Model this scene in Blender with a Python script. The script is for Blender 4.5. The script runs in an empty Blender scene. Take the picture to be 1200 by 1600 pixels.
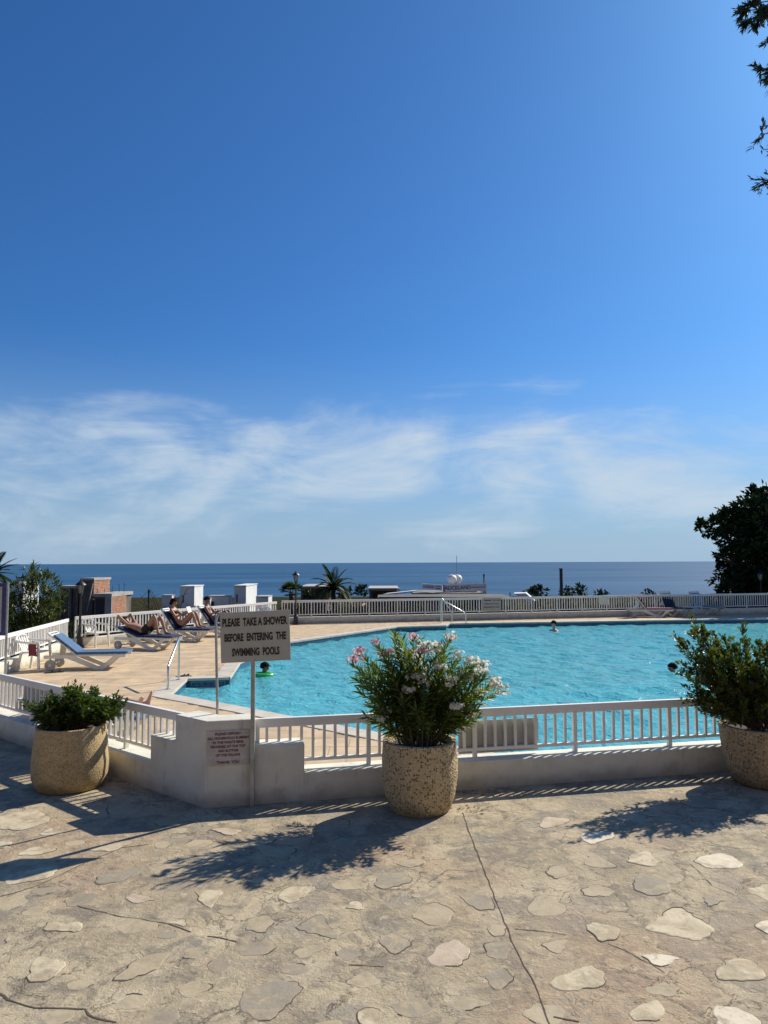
import bpy, bmesh, math, random
import numpy as np
from mathutils import Vector, Matrix, Quaternion
from mathutils.geometry import tessellate_polygon

R = math.radians
random.seed(7)
rng = np.random.default_rng(11)
scene = bpy.context.scene
col = scene.collection

# ------------------------------------------------------------------ camera
CAM_H = 2.5
F_PX = 1155.6
PITCH = math.atan(78.5 / F_PX)
ROLL = R(-0.24)
cam_d = bpy.data.cameras.new('camera')
cam = bpy.data.objects.new('camera', cam_d)
col.objects.link(cam)
cam_d.sensor_fit = 'VERTICAL'
cam_d.sensor_height = 36.0
cam_d.lens = 36.0 * F_PX / 1600.0
cam_d.clip_start = 0.05
cam_d.clip_end = 120000
CAM_M = (Matrix.Translation((0, 0, CAM_H)) @ Matrix.Rotation(R(90) + PITCH, 4, 'X')
         @ Matrix.Rotation(ROLL, 4, 'Z'))
cam.matrix_world = CAM_M
scene.camera = cam

# ------------------------------------------------------------------ world, sun, exposure
SUN_AZ = math.atan2(0.74, 0.67)          # from +Y towards +X
SUN_EL = R(37.6)
world = bpy.data.worlds.new('World')
scene.world = world
world.use_nodes = True
wn, wl = world.node_tree.nodes, world.node_tree.links
wn.clear()
w_out = wn.new('ShaderNodeOutputWorld')
w_bg = wn.new('ShaderNodeBackground')
w_bg.inputs['Strength'].default_value = 0.064
w_sky = wn.new('ShaderNodeTexSky')
w_sky.sky_type = 'NISHITA'
w_sky.sun_disc = False
w_sky.sun_elevation = SUN_EL
w_sky.sun_rotation = SUN_AZ
w_sky.altitude = 60
w_sky.air_density = 1.0
w_sky.dust_density = 1.0
w_sky.ozone_density = 6.0
CLOUD_AT = (6.9, 3.3, 0)
# thin cirrus in a band over the sea, the same all the way round
w_tc = wn.new('ShaderNodeTexCoord')
w_sep = wn.new('ShaderNodeSeparateXYZ')
wl.new(w_tc.outputs['Generated'], w_sep.inputs[0])
def wmath(op, a, b=None, c=None, clamp=False):
    n = wn.new('ShaderNodeMath'); n.operation = op; n.use_clamp = clamp
    for i, v in enumerate((a, b, c)):
        if v is None: continue
        if hasattr(v, 'is_linked') or hasattr(v, 'links'): wl.new(v, n.inputs[i])
        else: n.inputs[i].default_value = v
    return n.outputs[0]
zc = wmath('MAXIMUM', w_sep.outputs['Z'], 0.0)
az = wmath('ARCTAN2', w_sep.outputs['X'], w_sep.outputs['Y'])
w_cmb = wn.new('ShaderNodeCombineXYZ')
wl.new(az, w_cmb.inputs[0]); wl.new(zc, w_cmb.inputs[1])
def wnoise(scale, detail, rough, dist, stretch, rot, loc):
    mp = wn.new('ShaderNodeMapping')
    mp.inputs['Rotation'].default_value = (0, 0, R(rot))
    mp.inputs['Scale'].default_value = (stretch[0], stretch[1], 1)
    mp.inputs['Location'].default_value = loc
    wl.new(w_cmb.outputs[0], mp.inputs['Vector'])
    n = wn.new('ShaderNodeTexNoise')
    n.inputs['Scale'].default_value = scale
    n.inputs['Detail'].default_value = detail
    n.inputs['Roughness'].default_value = rough
    n.inputs['Distortion'].default_value = dist
    wl.new(mp.outputs[0], n.inputs['Vector'])
    return n.outputs['Fac']
def wramp(val, lo, hi):
    n = wn.new('ShaderNodeMapRange'); n.interpolation_type = 'SMOOTHSTEP'
    n.inputs['From Min'].default_value = lo; n.inputs['From Max'].default_value = hi
    wl.new(val, n.inputs['Value'])
    return n.outputs['Result']
big = wnoise(3.4, 4, 0.55, 0.9, (1, 2.0), 8, CLOUD_AT)
fine = wnoise(5.0, 9, 0.64, 1.2, (0.75, 3.4), 24, (2.2, 5.1, 0))
dens = wmath('ADD', wmath('MULTIPLY', big, 0.60), wmath('MULTIPLY', fine, 0.40))
band = wmath('MULTIPLY', wramp(zc, 0.27, 0.155), wramp(zc, -0.05, 0.06))
# thicker in the band a few degrees over the sea, all the way round
dens = wmath('ADD', dens, wmath('MULTIPLY', wmath('SUBTRACT', band, 1.0), 0.30))
cl = wmath('MULTIPLY', wramp(dens, 0.385, 0.67), 0.95, clamp=True)
w_mix = wn.new('ShaderNodeMix'); w_mix.data_type = 'RGBA'
wl.new(cl, w_mix.inputs['Factor'])
w_hs = wn.new('ShaderNodeMix'); w_hs.data_type = 'RGBA'; w_hs.blend_type = 'MULTIPLY'
w_hs.inputs['Factor'].default_value = 1.0
wl.new(w_sky.outputs[0], w_hs.inputs['A']); w_hs.inputs['B'].default_value = (0.46, 0.93, 1.36, 1)
# sea haze low over the horizon
w_hz = wn.new('ShaderNodeMix'); w_hz.data_type = 'RGBA'
wl.new(wmath('MULTIPLY', wramp(zc, 0.30, -0.06), 0.95), w_hz.inputs['Factor'])
wl.new(w_hs.outputs['Result'], w_hz.inputs['A']); w_hz.inputs['B'].default_value = (4.7, 6.5, 8.6, 1)
wl.new(w_hz.outputs['Result'], w_mix.inputs['A'])
w_mix.inputs['B'].default_value = (7.2, 8.5, 9.8, 1)
wl.new(w_mix.outputs['Result'], w_bg.inputs['Color'])
wl.new(w_bg.outputs[0], w_out.inputs['Surface'])

sun_d = bpy.data.lights.new('sun', 'SUN')
sun_d.energy = 4.8
sun_d.angle = R(0.53)
sun_d.color = (1.0, 0.925, 0.79)
sun = bpy.data.objects.new('sun', sun_d)
col.objects.link(sun)
SUN_DIR = Vector((math.sin(SUN_AZ) * math.cos(SUN_EL), math.cos(SUN_AZ) * math.cos(SUN_EL), math.sin(SUN_EL)))
sun.rotation_euler = SUN_DIR.to_track_quat('Z', 'Y').to_euler()
sun.location = SUN_DIR * 50

vs = scene.view_settings
vs.view_transform = 'Standard'
vs.look = 'None'
vs.exposure = 0.32
vs.gamma = 1.0
vs.use_curve_mapping = False
scene.cycles.max_bounces = 8
scene.cycles.transparent_max_bounces = 12
scene.cycles.caustics_reflective = False
scene.cycles.caustics_refractive = False
scene.cycles.use_denoising = True

# ------------------------------------------------------------------ pixel <-> place
def ray(px, py):
    d = Vector(((px - 600) / F_PX, (800 - py) / F_PX, -1.0))
    return (CAM_M.to_3x3() @ d)
def P(px, py, z=0.0):
    d = ray(px, py); t = (z - CAM_H) / d.z
    return Vector((d.x * t, d.y * t, z))
def PD(px, py, Y):
    d = ray(px, py); t = Y / d.y
    return Vector((d.x * t, Y, CAM_H + d.z * t))

# ------------------------------------------------------------------ materials
def new_mat(name):
    m = bpy.data.materials.new(name); m.use_nodes = True
    nt = m.node_tree; nt.nodes.clear()
    out = nt.nodes.new('ShaderNodeOutputMaterial')
    return m, nt, nt.nodes, nt.links, out
def mixcol(nt, fac, a, b, blend='MIX'):
    n = nt.nodes.new('ShaderNodeMix'); n.data_type = 'RGBA'; n.blend_type = blend
    for key, v in (('Factor', fac), ('A', a), ('B', b)):
        s = n.inputs[key] if key == 'Factor' else [i for i in n.inputs if i.name == key and i.type == 'RGBA'][0]
        if hasattr(v, 'links'): nt.links.new(v, s)
        elif key == 'Factor': s.default_value = v
        else: s.default_value = (*v, 1) if len(v) == 3 else v
    return [o for o in n.outputs if o.type == 'RGBA'][0]
def noise(nt, scale, detail=4, rough=0.55, vec=None, dist=0.0):
    n = nt.nodes.new('ShaderNodeTexNoise')
    n.inputs['Scale'].default_value = scale; n.inputs['Detail'].default_value = detail
    n.inputs['Roughness'].default_value = rough; n.inputs['Distortion'].default_value = dist
    if vec is not None: nt.links.new(vec, n.inputs['Vector'])
    return n
def ramp(nt, val, lo, hi, a=0.0, b=1.0, smooth=True):
    n = nt.nodes.new('ShaderNodeMapRange')
    if smooth: n.interpolation_type = 'SMOOTHSTEP'
    n.inputs['From Min'].default_value = lo; n.inputs['From Max'].default_value = hi
    n.inputs['To Min'].default_value = a; n.inputs['To Max'].default_value = b
    nt.links.new(val, n.inputs['Value'])
    return n.outputs['Result']
def math_n(nt, op, a, b=None):
    n = nt.nodes.new('ShaderNodeMath'); n.operation = op
    for i, v in enumerate((a, b)):
        if v is None: continue
        if hasattr(v, 'links'): nt.links.new(v, n.inputs[i])
        else: n.inputs[i].default_value = v
    return n.outputs[0]
def bump(nt, h, strength, dist):
    n = nt.nodes.new('ShaderNodeBump')
    n.inputs['Strength'].default_value = strength; n.inputs['Distance'].default_value = dist
    nt.links.new(h, n.inputs['Height'])
    return n.outputs['Normal']
def obj_pos(nt):
    g = nt.nodes.new('ShaderNodeNewGeometry')
    return g
def simple(name, c, rough=0.6, var=0.12, scale=6.0, metallic=0.0, bmp=0.0, bscale=40.0, spec=0.5, obj_rand=0.0):
    """principled with mottled colour and fine relief"""
    m, nt, N, L, out = new_mat(name)
    b = N.new('ShaderNodeBsdfPrincipled')
    geo = obj_pos(nt)
    n = noise(nt, scale, 5, 0.6, geo.outputs['Position'])
    f = ramp(nt, n.outputs['Fac'], 0.3, 0.7)
    ca = tuple(x * (1 - var) for x in c); cb = tuple(min(1, x * (1 + var)) for x in c)
    cc = mixcol(nt, f, ca, cb)
    if obj_rand:
        oi = N.new('ShaderNodeObjectInfo')
        k = ramp(nt, oi.outputs['Random'], 0, 1, 1 - obj_rand, 1 + obj_rand, False)
        hs = N.new('ShaderNodeHueSaturation')
        L.new(k, hs.inputs['Value']); L.new(cc, hs.inputs['Color']); cc = hs.outputs['Color']
    L.new(cc, b.inputs['Base Color'])
    b.inputs['Roughness'].default_value = rough
    b.inputs['Metallic'].default_value = metallic
    b.inputs['Specular IOR Level'].default_value = spec
    if bmp:
        n2 = noise(nt, bscale, 4, 0.6, geo.outputs['Position'])
        L.new(bump(nt, n2.outputs['Fac'], bmp, 0.01), b.inputs['Normal'])
    L.new(b.outputs[0], out.inputs['Surface'])
    return m
def leafmat(name, a, b_, trans=0.35, rough=0.45, yellow=None, spec=0.4):
    m, nt, N, L, out = new_mat(name)
    geo = obj_pos(nt)
    f = geo.outputs['Random Per Island']
    c = mixcol(nt, f, a, b_)
    if yellow:
        oi = N.new('ShaderNodeObjectInfo')
        n = noise(nt, 7.0, 2, 0.5, geo.outputs['Position'])
        c = mixcol(nt, ramp(nt, n.outputs['Fac'], 0.52, 0.68, 0, 0.8), c, yellow)
    p = N.new('ShaderNodeBsdfPrincipled')
    L.new(c, p.inputs['Base Color']); p.inputs['Roughness'].default_value = rough
    p.inputs['Specular IOR Level'].default_value = spec
    t = N.new('ShaderNodeBsdfTranslucent')
    tc = mixcol(nt, 1.0, c, (1.5, 1.7, 0.6), 'MULTIPLY')
    L.new(tc, t.inputs['Color'])
    mx = N.new('ShaderNodeMixShader'); mx.inputs[0].default_value = trans
    L.new(p.outputs[0], mx.inputs[1]); L.new(t.outputs[0], mx.inputs[2])
    L.new(mx.outputs[0], out.inputs['Surface'])
    return m

M = {}
# white painted masonry, dirty towards its foot in uneven splashes
def masonry(name, c, dirt=(0.30, 0.26, 0.20)):
    m, nt, N, L, out = new_mat(name)
    b = N.new('ShaderNodeBsdfPrincipled'); geo = obj_pos(nt)
    sep = N.new('ShaderNodeSeparateXYZ'); L.new(geo.outputs['Position'], sep.inputs[0])
    n = noise(nt, 3.5, 6, 0.62, geo.outputs['Position'])
    n2 = noise(nt, 22, 5, 0.6, geo.outputs['Position'])
    base = mixcol(nt, ramp(nt, n.outputs['Fac'], 0.35, 0.7), c, tuple(x * 0.86 for x in c))
    z = math_n(nt, 'ADD', sep.outputs['Z'], math_n(nt, 'MULTIPLY', math_n(nt, 'SUBTRACT', n.outputs['Fac'], 0.5), 0.45))
    f = ramp(nt, z, 0.20, -0.02, 0, 0.75)
    n3 = noise(nt, 9, 6, 0.7, geo.outputs['Position'])
    f2 = math_n(nt, 'MULTIPLY', ramp(nt, n3.outputs['Fac'], 0.58, 0.75), 0.25)
    mpd = N.new('ShaderNodeMapping'); mpd.inputs['Scale'].default_value = (9, 9, 0.7); L.new(geo.outputs['Position'], mpd.inputs['Vector'])
    nd = noise(nt, 1.6, 5, 0.6, mpd.outputs[0])
    drip = math_n(nt, 'MULTIPLY', ramp(nt, nd.outputs['Fac'], 0.56, 0.72), ramp(nt, n.outputs['Fac'], 0.38, 0.62, 0.05, 0.38))
    fs = math_n(nt, 'MAXIMUM', math_n(nt, 'MAXIMUM', f, f2), drip)
    L.new(mixcol(nt, fs, base, dirt), b.inputs['Base Color'])
    b.inputs['Roughness'].default_value = 0.8
    L.new(bump(nt, n2.outputs['Fac'], 0.35, 0.012), b.inputs['Normal'])
    L.new(b.outputs[0], out.inputs['Surface'])
    return m
M['masonry'] = masonry('white_painted_masonry', (0.72, 0.695, 0.585))
def painted_metal():
    m, nt, N, L, out = new_mat('white_painted_metal')
    b = N.new('ShaderNodeBsdfPrincipled'); geo = obj_pos(nt); pos = geo.outputs['Position']
    n = noise(nt, 4, 5, 0.6, pos); n2 = noise(nt, 26, 6, 0.7, pos); n3 = noise(nt, 2.2, 3, 0.5, pos)
    c = mixcol(nt, ramp(nt, n.outputs['Fac'], 0.35, 0.7), (0.84, 0.83, 0.79), (0.77, 0.755, 0.71))
    rust = math_n(nt, 'MULTIPLY', ramp(nt, n2.outputs['Fac'], 0.64, 0.72), ramp(nt, n3.outputs['Fac'], 0.50, 0.62))
    c = mixcol(nt, math_n(nt, 'MULTIPLY', rust, 0.75), c, (0.26, 0.15, 0.08))
    L.new(c, b.inputs['Base Color']); b.inputs['Roughness'].default_value = 0.5
    L.new(bump(nt, n2.outputs['Fac'], 0.12, 0.004), b.inputs['Normal'])
    L.new(b.outputs[0], out.inputs['Surface'])
    return m
M['white_metal'] = painted_metal()
M['white_plastic'] = simple('white_plastic', (0.72, 0.71, 0.66), 0.4, 0.06, 5)
M['grey_board'] = simple('grey_board', (0.42, 0.42, 0.385), 0.6, 0.08, 6)
M['sign_face'] = simple('sign_face', (0.43, 0.425, 0.37), 0.5, 0.07, 5)
M['ink_black'] = simple('ink_black', (0.012, 0.012, 0.014), 0.6, 0.1)
M['ink_red'] = simple('ink_dark_red', (0.14, 0.035, 0.035), 0.7, 0.2, 60)
M['ink_grey'] = simple('ink_grey', (0.09, 0.09, 0.11), 0.7, 0.2)
M['ink_navy'] = simple('ink_navy', (0.02, 0.025, 0.09), 0.6, 0.1)
M['plaque'] = simple('plaque_face', (0.52, 0.47, 0.43), 0.6, 0.14, 9)
M['galv'] = simple('galvanised_steel', (0.34, 0.35, 0.35), 0.42, 0.15, 12, metallic=0.6)
M['steel'] = simple('stainless_steel', (0.62, 0.62, 0.62), 0.22, 0.05, 12, metallic=1.0)
M['iron'] = simple('black_cast_iron', (0.018, 0.018, 0.02), 0.45, 0.2, 12)
M['lamp_glass'] = simple('lamp_glass', (0.25, 0.26, 0.25), 0.15, 0.05)
M['blue_mat'] = simple('blue_fabric', (0.075, 0.145, 0.26), 0.9, 0.12, 14, bmp=0.15, bscale=90)
M['navy_mat'] = simple('navy_fabric', (0.02, 0.032, 0.085), 0.9, 0.12, 14)
M['dark_mat'] = simple('dark_teal_fabric', (0.014, 0.03, 0.055), 0.9, 0.12, 14)
M['red_mat'] = simple('dark_red_fabric', (0.20, 0.03, 0.05), 0.9, 0.15, 14)
M['pink_mat'] = simple('pink_fabric', (0.66, 0.34, 0.33), 0.9, 0.12, 14)
M['grey_mat'] = simple('grey_fabric', (0.22, 0.24, 0.27), 0.9, 0.12, 14)
M['rubber'] = simple('black_rubber', (0.02, 0.02, 0.022), 0.7, 0.2, 20)
M['grey_plastic'] = simple('grey_plastic', (0.38, 0.37, 0.35), 0.5, 0.1, 8)
M['skin'] = simple('tanned_skin', (0.36, 0.19, 0.125), 0.5, 0.08, 8)
M['skin_dark'] = simple('deep_tanned_skin', (0.22, 0.11, 0.075), 0.5, 0.08, 8)
M['skin_pale'] = simple('pale_skin', (0.52, 0.31, 0.24), 0.5, 0.08, 8)
M['hair'] = simple('dark_hair', (0.015, 0.011, 0.009), 0.85, 0.3, 60, spec=0.1)
M['cloth_black'] = simple('black_swimwear', (0.012, 0.012, 0.014), 0.8, 0.2, 30)
M['cloth_blue'] = simple('blue_swimwear', (0.03, 0.06, 0.2), 0.8, 0.2, 30)
M['paper'] = simple('paper', (0.75, 0.74, 0.7), 0.8, 0.05)
M['float_green'] = simple('green_float', (0.06, 0.5, 0.10), 0.3, 0.1)
M['soil'] = simple('potting_soil', (0.055, 0.038, 0.026), 0.95, 0.4, 30, bmp=0.8, bscale=60)
M['bark'] = simple('bark', (0.085, 0.06, 0.042), 0.9, 0.35, 14, bmp=0.7, bscale=30)
M['stem'] = simple('green_stem', (0.10, 0.10, 0.05), 0.7, 0.25, 20)
M['concrete'] = simple('raw_concrete', (0.36, 0.34, 0.31), 0.9, 0.2, 1.5, bmp=0.3, bscale=8)
M['dark_concrete'] = simple('weathered_concrete', (0.13, 0.115, 0.10), 0.9, 0.3, 1.0)
M['villa'] = simple('villa_render', (0.66, 0.66, 0.65), 0.85, 0.06, 0.7)
M['opening'] = simple('dark_opening', (0.02, 0.02, 0.022), 0.6, 0.2)
M['window_glass'] = simple('window_glass', (0.03, 0.04, 0.05), 0.08, 0.1)
M['roof_grey'] = simple('roof_grey', (0.20, 0.19, 0.185), 0.9, 0.2, 0.8)
M['roof_edge'] = simple('roof_edge', (0.42, 0.41, 0.39), 0.8, 0.1, 0.8)
M['roof_brown'] = simple('brown_wall', (0.12, 0.09, 0.07), 0.9, 0.2, 0.8)
M['tank'] = simple('white_tank', (0.72, 0.72, 0.70), 0.5, 0.05, 3)
M['panel_blue'] = simple('solar_glass', (0.03, 0.04, 0.07), 0.12, 0.1)
M['terracotta'] = simple('hollow_brick', (0.50, 0.26, 0.155), 0.9, 0.18, 2.0, obj_rand=0.14)
M['gold'] = simple('mortar', (0.40, 0.37, 0.33), 0.9, 0.1, 3)
M['board_blue'] = simple('blue_board_frame', (0.03, 0.04, 0.16), 0.5, 0.1)

# terrace concrete with patches of grey, sand and rust
def terrace_mat():
    m, nt, N, L, out = new_mat('worn_terrace_concrete')
    b = N.new('ShaderNodeBsdfPrincipled'); geo = obj_pos(nt); pos = geo.outputs['Position']
    n1 = noise(nt, 0.75, 6, 0.6, pos, 0.6)
    n2 = noise(nt, 3.2, 8, 0.68, pos, 0.8)
    n3 = noise(nt, 14, 7, 0.7, pos, 0.5)
    n4 = noise(nt, 70, 4, 0.65, pos)
    n5 = noise(nt, 0.55, 3, 0.5, pos, 0.4)
    n5.noise_dimensions = '4D'; n5.inputs['W'].default_value = 3.7
    sand, grey, tan = (0.475, 0.39, 0.255), (0.225, 0.19, 0.14), (0.36, 0.29, 0.19)
    c = mixcol(nt, ramp(nt, n1.outputs['Fac'], 0.38, 0.62), tan, sand)
    c = mixcol(nt, ramp(nt, n2.outputs['Fac'], 0.45, 0.60, 0, 0.85), c, grey)
    # faint outlines of buried stones
    vo2 = N.new('ShaderNodeTexVoronoi'); vo2.inputs['Scale'].default_value = 3.1; vo2.inputs['Randomness'].default_value = 1.0
    w2 = N.new('ShaderNodeVectorMath'); w2.operation = 'ADD'; s2 = N.new('ShaderNodeVectorMath'); s2.operation = 'SCALE'; s2.inputs['Scale'].default_value = 0.30
    L.new(n3.outputs['Color'], s2.inputs[0]); L.new(pos, w2.inputs[0]); L.new(s2.outputs[0], w2.inputs[1]); L.new(w2.outputs[0], vo2.inputs['Vector'])
    sp2 = N.new('ShaderNodeSeparateColor'); L.new(vo2.outputs['Color'], sp2.inputs[0])
    near_c = ramp(nt, vo2.outputs['Distance'], 0.62, 0.34)
    c = mixcol(nt, math_n(nt, 'MULTIPLY', math_n(nt, 'MULTIPLY', ramp(nt, sp2.outputs['Red'], 0.55, 0.7), near_c), 0.55), c, (0.55, 0.455, 0.31))
    c = mixcol(nt, math_n(nt, 'MULTIPLY', math_n(nt, 'MULTIPLY', ramp(nt, sp2.outputs['Green'], 0.62, 0.75), near_c), 0.6), c, (0.245, 0.22, 0.18))
    # rusty patches
    rust = math_n(nt, 'MULTIPLY', ramp(nt, n5.outputs['Fac'], 0.52, 0.66), ramp(nt, n3.outputs['Fac'], 0.33, 0.6))
    c = mixcol(nt, math_n(nt, 'MULTIPLY', rust, 0.65), c, (0.43, 0.285, 0.175))
    # pale worn edges and dark pits
    c = mixcol(nt, ramp(nt, n3.outputs['Fac'], 0.54, 0.68, 0, 0.65), c, (0.58, 0.485, 0.33))
    c = mixcol(nt, ramp(nt, n3.outputs['Fac'], 0.43, 0.32, 0, 0.8), c, (0.15, 0.12, 0.085))
    c = mixcol(nt, ramp(nt, n4.outputs['Fac'], 0.60, 0.70, 0, 0.6), c, (0.10, 0.08, 0.055))
    c = mixcol(nt, ramp(nt, n4.outputs['Fac'], 0.40, 0.30, 0, 0.35), c, (0.56, 0.48, 0.37))
    # hairline cracks
    vo = N.new('ShaderNodeTexVoronoi'); vo.feature = 'DISTANCE_TO_EDGE'; vo.inputs['Scale'].default_value = 2.1
    wv = N.new('ShaderNodeVectorMath'); wv.operation = 'ADD'
    sc = N.new('ShaderNodeVectorMath'); sc.operation = 'SCALE'; sc.inputs['Scale'].default_value = 0.55
    L.new(n2.outputs['Color'], sc.inputs[0]); L.new(pos, wv.inputs[0]); L.new(sc.outputs[0], wv.inputs[1])
    L.new(wv.outputs[0], vo.inputs['Vector'])
    crack = math_n(nt, 'MULTIPLY', ramp(nt, vo.outputs['Distance'], 0.012, 0.003), ramp(nt, n1.outputs['Fac'], 0.44, 0.56))
    c = mixcol(nt, math_n(nt, 'MULTIPLY', crack, 0.75), c, (0.07, 0.055, 0.042))
    L.new(c, b.inputs['Base Color'])
    b.inputs['Roughness'].default_value = 0.88
    h = math_n(nt, 'ADD', n3.outputs['Fac'], math_n(nt, 'MULTIPLY', n4.outputs['Fac'], 0.25))
    h = math_n(nt, 'ADD', h, math_n(nt, 'MULTIPLY', n2.outputs['Fac'], 1.2))
    h = math_n(nt, 'SUBTRACT', h, math_n(nt, 'MULTIPLY', crack, 0.5))
    L.new(bump(nt, h, 0.75, 0.022), b.inputs['Normal'])
    L.new(b.outputs[0], out.inputs['Surface'])
    return m
M['terrace'] = terrace_mat()
def stone_mat(name, c, c2):
    m, nt, N, L, out = new_mat(name)
    b = N.new('ShaderNodeBsdfPrincipled'); geo = obj_pos(nt); pos = geo.outputs['Position']
    n1 = noise(nt, 6, 6, 0.6, pos, 0.7); n2 = noise(nt, 45, 5, 0.65, pos)
    cc = mixcol(nt, ramp(nt, n1.outputs['Fac'], 0.42, 0.66), c, c2)
    cc = mixcol(nt, ramp(nt, n2.outputs['Fac'], 0.6, 0.75, 0, 0.45), cc, tuple(x * 0.5 for x in c2))
    n3 = noise(nt, 3.6, 7, 0.7, pos, 0.9); n4 = noise(nt, 11, 6, 0.7, pos, 0.6)
    cem = mixcol(nt, ramp(nt, n4.outputs['Fac'], 0.4, 0.65), (0.42, 0.335, 0.21), (0.28, 0.235, 0.165))
    cc = mixcol(nt, ramp(nt, n3.outputs['Fac'], 0.48, 0.58, 0, 0.85), cc, cem)
    L.new(cc, b.inputs['Base Color']); b.inputs['Roughness'].default_value = 0.8
    h = math_n(nt, 'ADD', n1.outputs['Fac'], math_n(nt, 'MULTIPLY', n2.outputs['Fac'], 0.4))
    L.new(bump(nt, h, 0.5, 0.012), b.inputs['Normal'])
    L.new(b.outputs[0], out.inputs['Surface'])
    return m
STONES = {
    'w': stone_mat('stone_white', (0.68, 0.60, 0.45), (0.54, 0.46, 0.33)),
    'l': stone_mat('stone_cream', (0.57, 0.485, 0.33), (0.43, 0.355, 0.235)),
    't': stone_mat('stone_tan', (0.43, 0.35, 0.235), (0.36, 0.29, 0.195)),
    'g': stone_mat('stone_grey', (0.30, 0.26, 0.195), (0.26, 0.22, 0.16)),
    'a': stone_mat('stone_buried_sand', (0.45, 0.37, 0.245), (0.36, 0.295, 0.195)),
    'b': stone_mat('stone_buried_grey', (0.32, 0.27, 0.195), (0.26, 0.22, 0.16)),
    'p': stone_mat('stone_pinkish', (0.52, 0.42, 0.31), (0.43, 0.335, 0.235)),
}
M['crack'] = simple('dark_joint', (0.085, 0.066, 0.046), 0.95, 0.3, 40)
M['tile'] = simple('sand_deck_tile', (0.55, 0.41, 0.255), 0.78, 0.14, 2.2, bmp=0.2, bscale=50, obj_rand=0.10)
M['grout'] = simple('deck_grout', (0.43, 0.33, 0.21), 0.9, 0.16, 1.4)
M['coping'] = simple('coping_stone', (0.56, 0.50, 0.41), 0.75, 0.10, 3, bmp=0.2, bscale=40, obj_rand=0.05)
M['gutter'] = simple('pale_pool_edge', (0.60, 0.63, 0.62), 0.5, 0.06, 5)
M['pool'] = simple('pool_plaster', (0.20, 0.62, 0.72), 0.6, 0.06, 0.8)
M['pool_tile'] = simple('blue_pool_tile', (0.035, 0.115, 0.20), 0.25, 0.3, 16)
M['key_dark'] = simple('navy_border_tile', (0.012, 0.022, 0.06), 0.2, 0.2, 10)
M['key_light'] = simple('blue_border_tile', (0.07, 0.17, 0.30), 0.2, 0.2, 10)

def aggregate(name, base, dark, pale, scale, relief=0.014):
    m, nt, N, L, out = new_mat(name)
    b = N.new('ShaderNodeBsdfPrincipled'); tc = N.new('ShaderNodeTexCoord'); pos = tc.outputs['Object']
    vo = N.new('ShaderNodeTexVoronoi'); vo.inputs['Scale'].default_value = scale
    L.new(pos, vo.inputs['Vector'])
    sp = N.new('ShaderNodeSeparateColor'); L.new(vo.outputs['Color'], sp.inputs[0])
    n = noise(nt, 5, 5, 0.6, pos); n2 = noise(nt, 90, 3, 0.6, pos)
    c = mixcol(nt, ramp(nt, n.outputs['Fac'], 0.35, 0.7), base, tuple(x * 0.8 for x in base))
    inside = ramp(nt, vo.outputs['Distance'], 0.55, 0.35)
    dk = math_n(nt, 'MULTIPLY', ramp(nt, sp.outputs['Red'], 0.52, 0.60), inside)
    pl = math_n(nt, 'MULTIPLY', ramp(nt, sp.outputs['Green'], 0.62, 0.68), inside)
    c = mixcol(nt, math_n(nt, 'MULTIPLY', pl, 0.7), c, pale)
    c = mixcol(nt, math_n(nt, 'MULTIPLY', dk, 0.9), c, dark)
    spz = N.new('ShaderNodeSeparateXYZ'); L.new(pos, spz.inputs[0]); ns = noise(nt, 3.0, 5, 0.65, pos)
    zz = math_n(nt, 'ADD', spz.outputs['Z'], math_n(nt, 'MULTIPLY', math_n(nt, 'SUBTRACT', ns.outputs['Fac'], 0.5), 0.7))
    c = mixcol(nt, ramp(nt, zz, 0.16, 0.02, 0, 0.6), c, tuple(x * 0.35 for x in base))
    c = mixcol(nt, ramp(nt, ns.outputs['Fac'], 0.58, 0.72, 0, 0.4), c, (0.16, 0.13, 0.09))
    L.new(c, b.inputs['Base Color']); b.inputs['Roughness'].default_value = 0.85
    h = math_n(nt, 'ADD', math_n(nt, 'MULTIPLY', vo.outputs['Distance'], -1.0), math_n(nt, 'MULTIPLY', n2.outputs['Fac'], 0.4))
    L.new(bump(nt, h, 0.9, relief), b.inputs['Normal'])
    L.new(b.outputs[0], out.inputs['Surface'])
    return m
M['agg_mid'] = aggregate('coarse_pebble_concrete', (0.56, 0.43, 0.24), (0.085, 0.06, 0.035), (0.70, 0.58, 0.38), 46)
M['agg_left'] = aggregate('fine_pebble_concrete', (0.50, 0.37, 0.185), (0.24, 0.165, 0.09), (0.62, 0.49, 0.29), 70, 0.004)
M['agg_right'] = aggregate('mixed_pebble_concrete', (0.42, 0.31, 0.18), (0.11, 0.08, 0.05), (0.54, 0.43, 0.28), 42)

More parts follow.
